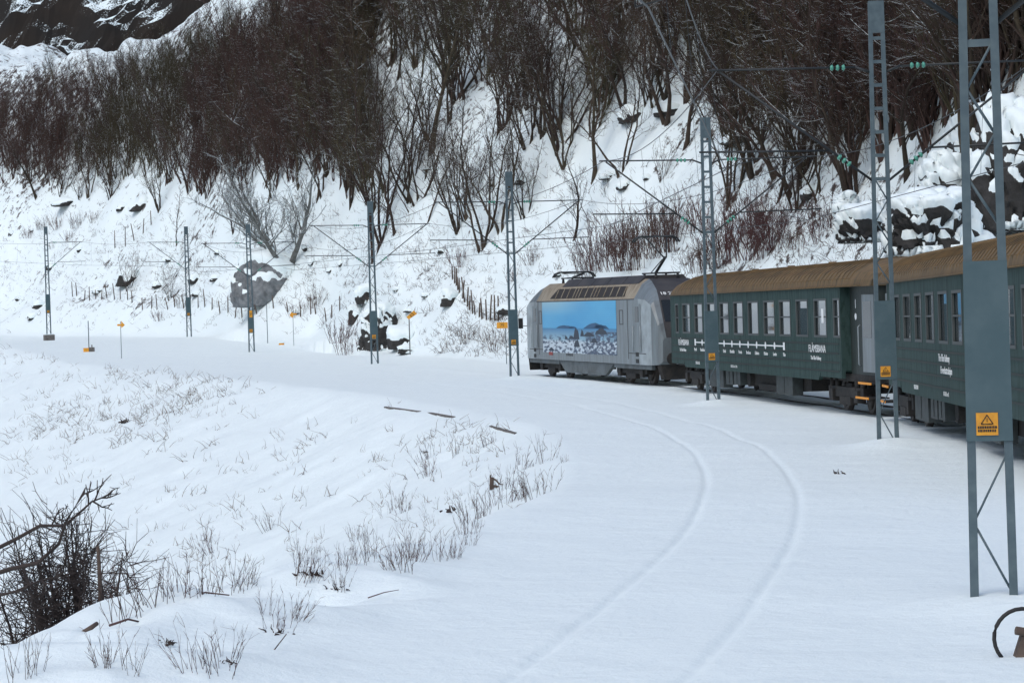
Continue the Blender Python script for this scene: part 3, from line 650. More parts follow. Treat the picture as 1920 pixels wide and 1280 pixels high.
        for sx in (-1, 1):
            m = MB(); xc = sx * 7.25; y0 = s * 1.452; m.box((xc - .40, min(y0, y0 + s * .012), 1.28), (xc + .40, max(y0, y0 + s * .012), 3.15)); d_ = m.build('cab_door', M['lgrey'], t)
            m = MB(); x2 = xc - sx * .02; m.box((x2 - .20, min(y0 + s * .012, y0 + s * .022), 2.45), (x2 + .20, max(y0 + s * .012, y0 + s * .022), 3.05)); m.build('door_window', M['glass_dark'], d_)
            m = MB()
            for dx in (-.46, .46): m.tube([(xc + dx, s * 1.49, 1.3), (xc + dx, s * 1.50, 2.3)], .018, 6)
            m.build('handrail', M['lbright'], d_)
            m = MB()
            for z in (.86, 1.12): m.box((xc + .1 - .16, min(y0, y0 + s * .015), z), (xc + .1 + .16, max(y0, y0 + s * .015), z + .16))
            m.build('step_recess', M['black'], t)
            if sx < 0: continue
            m = MB(); m.box((sx * 8.75 - .05, s * 1.42 - .02, 2.25), (sx * 8.75 + .05, s * 1.42 + s * .34, 2.28)); m.box((sx * 8.75 - .04, min(s * 1.6, s * 1.8), 2.15), (sx * 8.75 + .04, max(s * 1.6, s * 1.8), 2.62)); m.build('mirror', M['black'], t)
        # lower skirt
        m = MB(); y0, y1 = sorted((s * 1.36, s * 1.22))
        m.loft([[(-3.9, y0, .78), (-3.9, y1, .78), (-2.7, y1, .28), (-2.7, y0, .28)], [(3.9, y0, .78), (3.9, y1, .78), (2.9, y1, .28), (2.9, y0, .28)]])
        m.box((-8.6, y0, .62), (-3.9, y1, .79)); m.box((3.9, y0, .62), (8.6, y1, .79)); m.build('skirt', M['undergrey'] if False else mat('skirt_grey', (.10, .12, .13), .6, var=(.055, .065, .065), scale=2), t)
    m = MB(); m.box((4.5, 1.464, 1.0), (5.1, 1.468, 1.14)); m.build('red_marking', M['reddish'], t)
    text('lettering', 'EL 18 2253  NS', .15, M['ldark'], t, (2.0, 1.456, 1.05), ex, ez, .003)
    # near and far cab ends: windscreen and lamps
    for s in (-1, 1):
        a = Vector((s * 9.2, 0, 2.42)); b_ = Vector((s * 8.75, 0, 3.30)); n2 = Vector((s * .88, 0, .45)).normalized()
        p = lambda f, y, o: tuple(a.lerp(b_, f) + n2 * o + Vector((0, y, 0)))
        m = MB(); m.loft([[p(.04, -.98, .01), p(.04, .98, .01), p(.04, .98, .025), p(.04, -.98, .025)], [p(.97, -.98, .01), p(.97, .98, .01), p(.97, .98, .025), p(.97, -.98, .025)]]); m.build('windscreen', M['glass_dark'], t)
        for y in (-.7, .7):
            m = MB(); m.tube([(s * 9.33, y, 1.5), (s * 9.40, y, 1.5)], .11, 14); m.build('headlight', M['lbright'], t)
        m = MB(); m.loft([[(s * 9.2, -1.2, .25), (s * 9.2, 1.2, .25), (s * 9.0, 1.3, .85), (s * 9.0, -1.3, .85)], [(s * 9.3, -1.1, .25), (s * 9.3, 1.1, .25), (s * 9.2, 1.2, .85), (s * 9.2, -1.2, .85)]]); m.build('snow_plough', M['under'], t)
        buffers(t, s * 9.3, s)
    text('number', '18 2253', .26, M['white'], t, (-8.50, .50, 3.53), (0, -1, 0), (.55, 0, .38), .01)
    for xc in (-5.6, 5.6): bogie(t, xc, 2.8, .55)
    m = MB(); m.box((-8.6, -1.15, .62), (8.6, 1.15, .85)); m.build('underframe', M['under'], t)
    # pantographs: folded at the far end, raised at the near end
    def panto(xc, up_):
        z0 = 4.22; h = 1.55 if up_ else .22
        m = MB()
        for y in (-.5, .5):
            m.tube([(xc - .8, y, z0 + .12), (xc + .8, y, z0 + .12)], .03, 5)
        for x in (-.8, .8): m.tube([(xc + x, -.5, z0 + .12), (xc + x, .5, z0 + .12)], .03, 5); 
        o = m.build('pantograph', M['dark'], t)
        m = MB()
        if up_:
            m.tube([(xc + .6, 0, z0 + .15), (xc - .55, 0, z0 + .72)], .06, 6); m.tube([(xc + .3, .3, z0 + .15), (xc - .5, .1, z0 + .65)], .02, 5)
            for s in (-1, 1): m.tube([(xc - .55, s * .05, z0 + .72), (xc + .5, s * .45, z0 + h)], .032, 5)
        else:
            m.tube([(xc + .7, 0, z0 + .16), (xc - .9, 0, z0 + .30)], .045, 6)
            for s in (-1, 1): m.tube([(xc - .9, s * .05, z0 + .30), (xc + .7, s * .45, z0 + .34)], .022, 5)
        m.build('arm', M['dark'], o); m = MB(); zh = z0 + (h if up_ else .36)
        for x in (.38, .66):
            m.tube([(xc + x, -.95, zh - .20), (xc + x, -.85, zh - .05), (xc + x, -.65, zh + .03), (xc + x, .65, zh + .03), (xc + x, .85, zh - .05), (xc + x, .95, zh - .20)], .036, 6)
        m.tube([(xc + .38, -.5, zh), (xc + .66, -.5, zh)], .02, 5); m.tube([(xc + .38, .5, zh), (xc + .66, .5, zh)], .02, 5)
        m.build('collector_head', M['dark'], o)
        m = MB()
        for x in (-.7, .7):
            for y in (-.45, .45): m.tube([(xc + x, y, z0 - .1), (xc + x, y, z0 + .10)], [.07, .05], 8)
        m.build('insulator', M['ldark'], o)
    panto(-6.0, True); panto(5.3, False)
locomotive()
# ---------------------------------------------------------------- line-side signs and small things
def post(name, cat, px, py, D, h, label, r=.025, build=None):
    p = at(px, py, D) if D else hit(px, py)
    h = h * p.y / 156
    t = empty(name, p, 0); tag(t, label, cat); m = MB(); m.tube([(0, 0, -.4), (0, 0, h)], r, 6); m.build('pole', M['steel'] if name != 'speed_sign' else M['dark'], t)
    if build: build(t, h)
    return t
def b55(t, h):
    m = MB(); c, s = math.cos(R(42)), math.sin(R(42)); o = Vector((-.02, -.045, h - .02)); X = Vector((c, 0, s)); Z = Vector((-s, 0, c))
    for y, k in ((0, 0),): 
        q = [o - X * .05 - Z * .05, o + X * .58 - Z * .16, o + X * .58 + Z * .14, o - X * .05 + Z * .16]
        m.loft([[v for v in q], [v + Vector((0, .012, 0)) for v in q]])
    sg = m.build('sign_plate', M['yellow'], t); text('number', '55', .30, M['black'], sg, o + X * .29 + Vector((0, -.006, 0)), X, Z, .002)
post('speed_sign', 'sign', 769, 664, None, 2.45, 'tilted yellow speed sign reading 55 on a dark post before the knoll', .035, b55)
def barrow(t, h):
    m = MB(); q = [(-.22, 0, -.05), (.05, 0, -.05), (.05, 0, -.20), (.30, 0, .0), (.05, 0, .30), (.05, 0, .08), (-.22, 0, .08)]; q = [(x, -.04, z + h - .25) for x, y, z in q]
    m.loft([q[::-1], [(x, -.028, z) for x, y, z in q[::-1]]]); m.build('arrow_plate', M['yellow'], t)
post('arrow_sign', 'sign', 228, 672, None, 2.45, 'yellow arrow board on a thin post, left of the boulder on the inner bank', .022, barrow)
def barrow2(t, h):
    m = MB(); q = [(.28, -.02), (.05, -.02), (.0, -.25), (-.25, -.05), (-.1, .2), (.05, .10), (.28, .08)]; q = [(x, -.04, z + h - .25) for x, z in q]
    m.loft([q[::-1], [(x, -.028, z) for x, y, z in q[::-1]]]); m.build('arrow_plate', M['yellow'], t)
post('arrow_sign', 'sign', 551, 649, None, 2.3, 'yellow arrow board on a leaning thin post right of the boulder', .02, barrow2)
def byl(t, h):
    m = MB(); m.box((-.48, -.05, h - .28), (.12, -.035, h + .05)); sg = m.build('sign_plate', M['yellow'], t); text('number', '75', .22, M['black'], sg, (-.18, -.052, h - .11), (1, 0, 0), (0, 0, 1), .002)
post('distance_sign', 'sign', 950, 681, None, 2.7, 'small yellow plate on a thin post left of the locomotive nose', .025, byl)
post('marker_pole', 'pole', 502, 643, None, 2.6, 'bare thin marker pole standing right of the boulder mast', .03)
def sw(t, h):
    m = MB(); m.box((-.38, -.2, -.12), (.02, .2, .28)); m.build('switch_box', M['yellow'], t); m = MB(); m.box((.022, -.18, -.1), (.38, .18, .32)); m.build('lever_housing', M['concrete'], t)
    m = MB(); m.tube([(.22, 0, .2), (.22, 0, .5)], .04, 6); m.build('lever', M['dark'], t)
post('point_marker', 'pole', 167, 659, None, 2.05, 'thin pole with a yellow and grey box at its foot, on the far left', .035, sw)
p = hit(528, 646); m = MB(); m.loft([[(-.2, -.12, -.3), (.2, -.12, -.3), (.2, .12, -.3), (-.2, .12, -.3)], [(-.2, -.12, .12), (.2, -.12, .12), (.18, .12, .2), (-.18, .12, .2)]])
t = empty('cable_marker', p); tag(t, 'low yellow block poking out of the snow right of the marker pole', 'marker'); m.build('block', M['yellow'], t); m = MB(); m.box((-.21, -.13, .13), (.21, .13, .2)); m.build('snow_cap', M['cap'], t)
# kerb of the retaining wall on the inner shoulder
def kerb(pts, name, label, h=.05):
    t = empty(name, hit(*pts[0])); tag(t, label, 'kerb', 'snow-covered kerbs on the inner bank'); m = MB(); secs = []
    for (x, y) in pts:
        p = hit(x, y) - t.location; secs.append([p + Vector((-.04, -.06, -.06)), p + Vector((.04, .08, -.06)), p + Vector((.04, .08, h * .5)), p + Vector((-.04, -.06, h * .5))])
    m.loft(secs); m.build('edge_stone', M['concrete'], t)
kerb([(722, 763), (745, 766), (775, 770), (810, 775), (852, 783)], 'retaining_kerb', 'long dark kerb edge showing through snow below the central masts')
kerb([(920, 799), (940, 804), (968, 812)], 'retaining_kerb', 'short dark kerb piece right of the longer kerb on the inner bank', .035)
# hand wheel of the track switch, bottom right
p = Vector((4.05, 18.9, -2.83)); t = empty('point_lever', p); tag(t, 'dark hoop-shaped point lever with a wooden block at the bottom right corner', 'lever')
m = MB(); m.tube([(.235 * math.cos(a), .02 * math.sin(a), .235 * math.sin(a) + .12) for a in [R(-40 + k * 13) for k in range(21)]], .017, 7); m.build('hoop', M['black'], t)
m = MB(); m.loft([[(-.10, -.06, -.1), (.35, -.1, -.1), (.35, .1, -.1), (-.1, .06, -.1)], [(-.02, -.05, .14), (.34, -.08, .22), (.34, .08, .22), (-.02, .05, .14)]]); m.tube([(-.07, -.05, .19), (.25, -.03, .13)], .035, 7); m.build('block', M['wood'], t)
m = MB(); m.tube([(.05, 0, .1), (.08, 0, .25), (.16, 0, .27), (.22, 0, .2)], .014, 6); m.build('handle', M['dark'], t)
# ---------------------------------------------------------------- rocks
def ico(sub):
    import bmesh
    bm = bmesh.new(); bmesh.ops.create_icosphere(bm, subdivisions=sub, radius=1); V = np.array([v.co[:] for v in bm.verts]); F = [tuple(v.index for v in f.verts) for f in bm.faces]; bm.free(); return V, F
ICO = {k: ico(k) for k in (3, 4, 5)}
def n3(V, s, seed): return (fbm(V[:, 0] + V[:, 2] * .7, V[:, 1] - V[:, 2] * .6, s, 4, seed, .55) + fbm(V[:, 2] + 3, V[:, 0] * .8 + V[:, 1] * .5, s, 4, seed + 7, .55)) * .7
def rock(name, loc, size, label, cat='rock', seed=1, sub=4, m_='rock', cap=.14, group=None, rz=0, capthr=.35, facet=.3, chops=12):
    V, F = ICO[sub]; V = V.copy(); rg = np.random.RandomState(seed)
    # chop with random planes for a broken, angular look
    for k in range(chops):
        n_ = rg.normal(size=3); n_[2] = abs(n_[2]) - .15; n_ /= np.linalg.norm(n_); d = rg.uniform(.68, .95); o = V @ n_ - d; V -= np.outer(np.maximum(o, 0) * .92, n_)
    V *= (1 + facet * n3(V, .9, seed) - facet * .5 * np.exp(-(n3(V, .45, seed + 11) / .10) ** 2) * (sub > 4))[:, None]; V[:, 2] = np.maximum(V[:, 2], -.38 + .05 * n3(V, .7, seed + 5)); V = V * np.array(size)
    me = bpy.data.meshes.new(name); me.from_pydata(V.tolist(), [], F); me.materials.append(M[m_]); me.update()
    nr = np.zeros(len(V) * 3); me.vertices.foreach_get('normal', nr) if False else None
    N = np.array([v.normal[:] for v in me.vertices])
    t = empty(name, loc, rz); tag(t, label, cat, group)
    o = bpy.data.objects.new('stone', me); C.objects.link(o); o.parent = t
    wgt = np.clip((N[:, 2] + .22 * n3(V / max(size), .3, seed + 3) - capthr) / .25, 0, 1); s_ = cap
    V2 = V + N * ((wgt * s_ - .05 * (1 - wgt) * max(size) * .5)[:, None]) + np.array([0, 0, 1]) * (wgt * s_ * .5)[:, None]
    me2 = bpy.data.meshes.new('snow_cap'); me2.from_pydata(V2.tolist(), [], F); me2.materials.append(M['cap']); me2.update(); me2.polygons.foreach_set('use_smooth', [True] * len(F))
    o2 = bpy.data.objects.new('snow_cap', me2); C.objects.link(o2); o2.parent = t
    return t
def rock_px(px, py, wpx, hpx, label, D=None, **k):
    p = hit(px, py) if D is None else at(px, py, D); s = wpx / FPX * p.y / 2; h = hpx / FPX * p.y / 1.3; sink = .30
    return rock('rock' if 'name' not in k else k.pop('name'), p + Vector((0, s * .7, h * sink)), (s, s * .9, h), label, **k)
rock_px(500, 566, 160, 100, 'big grey rounded boulder with a snow cap below the snow-laden tree', name='boulder', seed=6, sub=5, m_='boulder', cap=.25, facet=.12, cat='boulder', capthr=.30, chops=3)
rock_px(715, 655, 100, 84, 'black wet rock face under the knoll behind the fifth mast', seed=12, sub=5, cap=.20, capthr=.38)
rock_px(756, 652, 66, 40, 'low black rock slab right of the rock face under the knoll', seed=21, sub=4, cap=.2, capthr=.22)
rock_px(664, 606, 30, 34, 'narrow black rock edge on the left side of the snowy knoll', seed=22, sub=4, cap=.2, capthr=.25)
rock_px(688, 568, 44, 30, 'ragged dark rock at the upper left shoulder of the knoll', seed=23, sub=4, cap=.22, capthr=.25)
rock_px(845, 575, 40, 28, 'small ice-grey rock on the right flank of the knoll', seed=24, sub=4, cap=.2)
rock_px(770, 660, 60, 14, 'flat brown stone at the foot of the 55 sign', seed=25, sub=3, cap=.12)
rock_px(380, 632, 40, 10, 'flat stone', seed=26, sub=3, cap=.12) if False else None
RX = [  # right-hand outcrop beside the coaches
    (1755, 470, 200, 130, 'large black rock face under a long snow ledge above the second coach', 74, 31), (1795, 395, 150, 110, 'dark upper rock block of the outcrop above the second coach', 80, 32),
    (1905, 420, 200, 235, 'snow-covered rock at the photo\'s right edge above the coach roof', 78, 33), (1625, 450, 110, 60, 'low dark rock with snow pads left of the big rock face', 79, 34),
    (1860, 350, 190, 150, 'highest snow dome of the outcrop on the right', 86, 35), (1590, 405, 60, 34, 'small dark stone on the slope above the coaches\' gap', 92, 36)]
for x, y, w_, h, lb, D, sd in RX: rock_px(x, y, w_, h, lb, D=D, seed=sd, sub=5, cap=.22, capthr=.30, facet=.42, chops=18)
SM = [(240, 535, 50, 28), (265, 400, 40, 26), (230, 395, 30, 14), (130, 388, 60, 16), (95, 505, 24, 14), (70, 575, 30, 16), (298, 538, 34, 12), (318, 486, 26, 8), (365, 525, 26, 16), (405, 530, 30, 12), (370, 555, 34, 10), (585, 500, 18, 10), (410, 475, 22, 8), (640, 500, 20, 10), (620, 510, 16, 8), (830, 470, 24, 10), (805, 320, 26, 14), (1175, 355, 34, 20), (1145, 330, 40, 14), (1215, 335, 22, 8), (1520, 375, 40, 22), (1430, 405, 30, 14), (1690, 400, 36, 20), (1260, 215, 60, 24), (1400, 265, 90, 22), (1190, 228, 60, 30), (955, 590, 50, 16), (1050, 520, 20, 8), (980, 350, 30, 16), (925, 345, 18, 8), (60, 430, 16, 8), (20, 440, 12, 8), (150, 470, 18, 8), (185, 545, 30, 12), (60, 600, 26, 12), (35, 560, 20, 8), (800, 560, 22, 6), (770, 585, 26, 6), (745, 545, 22, 6), (575, 470, 20, 14), (560, 585, 24, 10)]
def where(px, py):
    ms = [(92, 'the leftmost mast'), (354, 'the second mast'), (472, 'the boulder mast'), (703, 'the knoll mast'), (965, 'the locomotive nose'), (1160, 'the locomotive'), (1338, 'the first coach\'s mast'), (1480, 'the first coach'), (1666, 'the coach gap mast'), (1865, 'the nearest mast')]
    return min(ms, key=lambda q: abs(q[0] - px))[1]
seen = {}
ORD = ['', 'second ', 'third ', 'fourth ', 'fifth ', 'sixth ', 'seventh ', 'eighth ', 'ninth ', 'tenth ', 'eleventh ', 'twelfth ', 'thirteenth ', 'fourteenth ', 'fifteenth ', 'sixteenth ', 'seventeenth ', 'eighteenth ', 'nineteenth ', 'twentieth ']
def uniq(items, phrase):
    """items: (px, py); returns labels that number the look-alikes of one spot from the left"""
    cells = {}
    for i, (x, y) in enumerate(items):
        lvl = 'low' if y > 430 else 'midway' if y > 240 else 'high'
        cells.setdefault((where(x, y), lvl), []).append(i)
    out = [''] * len(items)
    for (wh, lvl), ids in cells.items():
        ids.sort(key=lambda i: items[i][0])
        for k, i in enumerate(ids):
            o = 'only' if len(ids) == 1 else (ORD[k].strip() or 'first') if k < len(ORD) else '%dth' % (k + 1)
            out[i] = ('%s %s on the slope above %s' % (phrase, lvl, wh)) if len(ids) == 1 else '%s %s on the slope above %s, %s from left' % (phrase, lvl, wh, o)
    return out
for (x, y, w_, h), lb in zip(SM, uniq([(q[0], q[1]) for q in SM], 'small snow-topped dark stone')):
    rock_px(x, y, w_, h, lb, seed=x, sub=3, cap=.10, capthr=.3, group='small stones on the snowy hillside', facet=.5, chops=3)
# ---------------------------------------------------------------- fence posts
def fence(pts, n, h, label, jit=.25, lean=.12):
    rg = random.Random(len(pts) * 7 + n); Q = [hit(*p) for p in pts]; t = empty('post_fence', Q[0]); tag(t, label, 'fence', 'weathered pole fences at the foot of the slope')
    for k in range(n):
        f = (k + rg.uniform(-.2, .2)) / (n - 1) * (len(Q) - 1); f = min(max(f, 0), len(Q) - 1.001); i = int(f); p = Q[i].lerp(Q[i + 1], f - i); p.z = ground(p.x, p.y)
        hh = h * rg.uniform(.6, 1.2); q = Vector((rg.gauss(0, lean), rg.gauss(0, lean), hh)); m = MB(); m.tube([(0, 0, -.3), q * .5, q], [.055, .05, .04], 6); m.build('post', M['wood'], t, p - t.location)
    m = MB()
    for z in (.45, .85):
        for a, b in zip(Q[:-1], Q[1:]):
            N_ = 8; m.tube([Vector((a.lerp(b, k / N_).x, a.lerp(b, k / N_).y, ground(a.lerp(b, k / N_).x, a.lerp(b, k / N_).y) + z * h / 1.2)) - t.location for k in range(N_ + 1)], .007, 3, False)
    m.build('fence_wire', M['wire'], t)
fence([(135, 553), (190, 563), (250, 570), (330, 575), (400, 578), (470, 585)], 26, 1.35, 'line of crooked fence posts running left of the grey boulder')
fence([(480, 588), (560, 590), (600, 588), (640, 580)], 9, 1.1, 'short run of fence posts right of the grey boulder')
fence([(848, 520), (862, 555), (880, 580), (905, 600), (935, 602)], 17, 1.3, 'fence posts stepping down the knoll toward the locomotive')
fence([(215, 470), (240, 460), (262, 440), (285, 420)], 5, 1.8, 'few tall old posts climbing the open slope on the left')
def mass(name, positions, variants, scales, m_, label, cat, seed=3, group=None):
    r_ = np.random.RandomState(seed); VV = []; FF = []; off = 0; arrs = []
    for T, K in variants:
        vs = []; fs = []; o = 0
        for me in (T, K):
            if me is None: continue
            v = np.zeros(len(me.vertices) * 3, np.float32); me.vertices.foreach_get('co', v); v = v.reshape(-1, 3)
            lv = np.zeros(len(me.loops), np.int32); me.loops.foreach_get('vertex_index', lv); q = lv.reshape(-1, 4) + o; vs.append(v); fs.append(q); o += len(v)
        arrs.append((np.concatenate(vs), np.concatenate(fs)))
    for p, s in zip(positions, scales):
        v, f = arrs[r_.randint(len(arrs))]; a = r_.uniform(0, 6.28); c, s_ = math.cos(a), math.sin(a); tx, ty = r_.normal(0, .06, 2)
        x = v[:, 0] * c - v[:, 1] * s_; y = v[:, 0] * s_ + v[:, 1] * c; z = v[:, 2]
        VV.append(np.stack([(x + z * tx) * s + p[0], (y + z * ty) * s + p[1], z * s + p[2]], -1)); FF.append(f + off); off += len(v)
    V = np.concatenate(VV).astype(np.float32); F = np.concatenate(FF).astype(np.int32)
    me = bpy.data.meshes.new(name); me.vertices.add(len(V)); me.vertices.foreach_set('co', V.ravel()); me.loops.add(F.size); me.loops.foreach_set('vertex_index', F.ravel())
    me.polygons.add(len(F)); me.polygons.foreach_set('loop_start', np.arange(0, F.size, 4, dtype=np.int32)); me.polygons.foreach_set('loop_total', np.full(len(F), 4, dtype=np.int32)); me.update(calc_edges=True); me.materials.append(m_)
    o = bpy.data.objects.new(name, me); C.objects.link(o); tag(o, label, cat, group, 'stuff'); print(name, len(F)); return o
# ---------------------------------------------------------------- trees
def rvec(rg): return Vector((rg.gauss(0, 1), rg.gauss(0, 1), rg.gauss(0, 1)))
def grow(p, d, L_, n, rg, wob, upw):
    pts = [p.copy()]; d = d.normalized(); st_ = L_ / n
    for i in range(n):
        d = (d + rvec(rg) * wob + Vector((0, 0, upw))).normalized(); p = p + d * st_; pts.append(p.copy())
    return pts
def tree_meshes(name, seed, H, stems, r0, lean, up_, n1, n2, n3_, crown, lo=.25, barkm='bark', twigm='twig', tw=.009, wob=.10, ang=1.0):
    rg = random.Random(seed); T = MB(); K = MB()
    for s in range(stems):
        a = rg.uniform(0, 6.28); base = Vector((math.cos(a), math.sin(a), 0)) * (.0 if stems == 1 else rg.uniform(.05, .16) * (stems ** .5 if name != 'snowy' else 1.2)); base.z = -.5
        d = Vector((math.cos(a) * lean, math.sin(a) * lean, 1)) + rvec(rg) * .08; h = H * rg.uniform(.72, 1.0); n = 9
        pts = grow(base, d, h + .5, n, rg, wob, up_); rr = [r0 * rg.uniform(.8, 1.1) * (1 - .9 * (k / n) ** .9) + .012 for k in range(n + 1)]; rr[0] *= 1.35
        T.tube(pts, rr, 6, False)
        for b in range(n1):
            f = lo + (1 - lo) * (b + rg.random()) / n1; i = min(int(f * n), n - 1); p = pts[i].lerp(pts[i + 1], f * n - i); dd = (pts[i + 1] - pts[i]).normalized(); aa = rg.uniform(0, 6.28)
            side = Vector((math.cos(aa), math.sin(aa), 0)); bd = dd * .8 + side * ang * rg.uniform(.5, 1.1); bl = crown * (1.15 - .7 * f) * rg.uniform(.6, 1.1)
            br = grow(p, bd, bl, 4, rg, .16, .10); r1 = max(.014, rr[i] * .42); T.tube(br, [r1, r1 * .75, r1 * .5, r1 * .35, .010], 4, False)
            for c in range(n2):
                f2 = .15 + .85 * (c + rg.random()) / n2; j = min(int(f2 * 4), 3); p2 = br[j].lerp(br[j + 1], f2 * 4 - j); d2 = (br[j + 1] - br[j]).normalized() + rvec(rg) * .55 + Vector((0, 0, .15)); l2 = bl * .42 * rg.uniform(.5, 1.1)
                b2 = grow(p2, d2, l2, 2, rg, .2, .10); K.tube(b2, [tw * 1.5, tw * 1.2, tw], 3, False)
                for e in range(n3_):
                    f3 = rg.uniform(.2, 1); p3 = b2[0].lerp(b2[2], f3) if f3 < .5 else b2[1].lerp(b2[2], f3 * 2 - 1); d3 = (b2[2] - b2[1]).normalized() + rvec(rg) * .55 + Vector((0, 0, .2))
                    K.tube([p3, p3 + d3.normalized() * l2 * rg.uniform(.4, .9)], [tw, tw * .7], 3, False)
    return T.mesh(name + '_trunk', M[barkm]), K.mesh(name + '_twigs', M[twigm])
KIND = []
def reg(word, *a, **k): KIND.append((word, *tree_meshes(*a, **k), a[2]))
reg('many-stemmed bare clump', 'alder', 1, 10, 6, .07, .20, .03, 10, 5, 3, 2.6, lo=.22, wob=.15, twigm='twig_olive')
reg('many-stemmed bare clump', 'alder', 2, 11, 4, .085, .15, .03, 12, 5, 3, 3.0, lo=.25, wob=.16)
reg('slender upright bare tree', 'birch', 3, 12, 3, .10, .16, .04, 14, 6, 3, 3.0, lo=.3, wob=.13)
reg('wide-crowned bare tree', 'tree', 4, 11, 1, .20, .1, .02, 22, 9, 3, 4.2, lo=.22, wob=.13)
reg('wide-crowned bare tree', 'tree', 5, 13, 1, .19, .2, .04, 24, 9, 3, 4.0, lo=.28, wob=.12, twigm='twig_olive')
reg('thin bare sapling', 'sapling', 6, 8, 1, .07, .2, .03, 14, 5, 2, 1.8, lo=.25, wob=.14)
reg('crooked forked bare tree', 'forked', 7, 10, 2, .15, .40, .06, 13, 7, 3, 3.6, lo=.2, wob=.18)
reg('many-stemmed bare clump', 'alder', 8, 9, 7, .055, .25, .03, 8, 5, 3, 2.2, lo=.2, wob=.15)
reg('slender upright bare tree', 'birch', 9, 13, 2, .12, .12, .03, 17, 6, 3, 3.2, lo=.3, wob=.14, twigm='twig_olive')
protos = []
def place_tree(k, loc, s, rz, label, group, tilt=(0, 0)):
    word, mt, mk, H = KIND[k]; t = empty('bare_tree', loc, rz); t.rotation_euler = (tilt[0], tilt[1], rz); t.scale = (s, s, s); tag(t, label, 'tree', group)
    for nm, me in (('trunk', mt), ('crown', mk)):
        o = bpy.data.objects.new(nm, me); C.objects.link(o); o.parent = t
    return t
rg = random.Random(77)
# trees that stand out: kind, base px, top px (photo pixels)
STAND = [(0, 705, 478, 90, 'tall alder clump directly behind the knoll mast'), (6, 742, 428, 200, 'crooked leaning tree right of the tall alder clump'), (5, 788, 440, 200, 'thin bent tree between the knoll mast and the locomotive mast'),
         (1, 905, 462, 130, 'thick-stemmed clump left of the locomotive mast, above the knoll'), (2, 940, 430, 120, 'slender upright tree touching the locomotive mast'), (6, 1075, 448, 235, 'forked tree on open snow left of the brown shrubs'),
         (4, 1112, 340, 40, 'large dark trunk above the left end of the locomotive roof'), (3, 1285, 272, 10, 'stout dark tree left of the tallest clump above the first coach'), (0, 1372, 385, 40, 'tall pale clump right of the mast before the first coach'),
         (7, 1490, 392, 100, 'bushy clump with hanging twigs above the first coach'), (6, 1455, 380, 120, 'leaning trunk left of the bushy clump above the first coach'), (2, 1600, 370, 60, 'dark slim tree left of the coaches\' gap mast'),
         (5, 330, 455, 330, 'small bent tree on the open slope above the one-armed mast'), (7, 440, 430, 280, 'grey clump left of the snow-laden tree'), (1, 600, 372, 120, 'thin dark trees clump right of the snow-laden tree'),
         (7, 240, 545, 462, 'little leafless bush on the open slope left of the one-armed mast'), (7, 318, 560, 490, 'low pale bush behind the one-armed mast'), (7, 1240, 338, 250, 'small sapling clump above the locomotive roof'), (7, 150, 372, 300, 'low bare clump at the forest edge above the leftmost mast'), (6, 205, 372, 290, 'leaning bare trunk at the forest edge left of the reddish clump'), (4, 560, 352, 180, 'wide dark tree directly behind the snow-laden tree'), (2, 650, 345, 150, 'slender tree between the snow-laden tree and the tall alder clump'), (0, 860, 425, 200, 'thin-stemmed clump left of the thick-stemmed clump'), (7, 985, 400, 220, 'low clump right of the locomotive mast\'s top'), (2, 1165, 330, 60, 'tall slender tree right of the large dark trunk'), (1, 1530, 375, 90, 'many-stemmed clump right of the bushy clump'), (6, 1420, 300, 60, 'crooked tree high between the pale clump and the leaning trunk'),
         (0, 300, 390, 250, 'reddish many-stemmed clump at the forest edge on the left')]
for k, x, y, top, lb in STAND:
    p = hit(x, y); s = (y - top) / FPX * p.y / KIND[k][3] * 1.0; place_tree(k, p, s, rg.uniform(0, 6.28), lb, None)
def edge(x):  # lower limit of the wood in photo pixels
    return np.interp(x, [-600, -200, 0, 110, 180, 240, 300, 380, 480, 600, 700, 820, 900, 960, 1060, 1150, 1260, 1330, 1420, 1500, 1600, 1700, 1800, 1920, 2300], [410, 400, 388, 385, 372, 350, 368, 385, 395, 385, 410, 370, 430, 390, 360, 300, 255, 300, 370, 375, 385, 368, 315, 235, 140])
def crest(x): return np.interp(x, [-600, 0, 225, 450, 700], [230, 138, 82, 0, -140])
def woods(n, x0, x1, seed, power=1.0, top=-260, lo_=0.0):
    r_ = np.random.RandomState(seed); xs = r_.uniform(x0, x1, n); e = edge(xs); f = lo_ + (1 - lo_) * r_.uniform(0, 1, n) ** power; e = e + 26 * fbm(xs, xs * 0, 60, 3, 5); ys = e - 8 - f * (e - top)
    H_ = hits(xs, ys); ok = ~np.isnan(H_[:, 0])
    dc = ys - crest(xs); ok &= ~((H_[:, 0] < 5) & (dc < 16 + 9 * np.sin(xs * .06)))
    ok &= H_[:, 1] < 330
    return xs[ok], ys[ok], H_[ok], np.where(H_[ok, 0] < 5, np.clip((dc[ok] + 12) / 165, .24, 1), 1)
xs, ys, Hh, Sh = woods(350, -60, 1980, 5, 1.0, -120)
order = np.argsort(-ys + 0 * xs)[:262]; kinds = [rg.choice([0, 1, 2, 3, 4, 5, 6, 7, 8, 0, 2]) for _ in order]
bykind = {}
for i, k in zip(order, kinds): bykind.setdefault(KIND[k][0], []).append((i, k))
for word, L_ in bykind.items():
    lbs = uniq([(xs[i], ys[i]) for i, k in L_], word)
    for (i, k), lb in zip(L_, lbs):
        place_tree(k, Vector(Hh[i]), rg.uniform(.7, 1.1) * (1.0 if xs[i] > 500 else .8) * float(Sh[i]), rg.uniform(0, 6.28), lb, word + 's in the hillside wood', (rg.gauss(0, .05), rg.gauss(0, .05)))
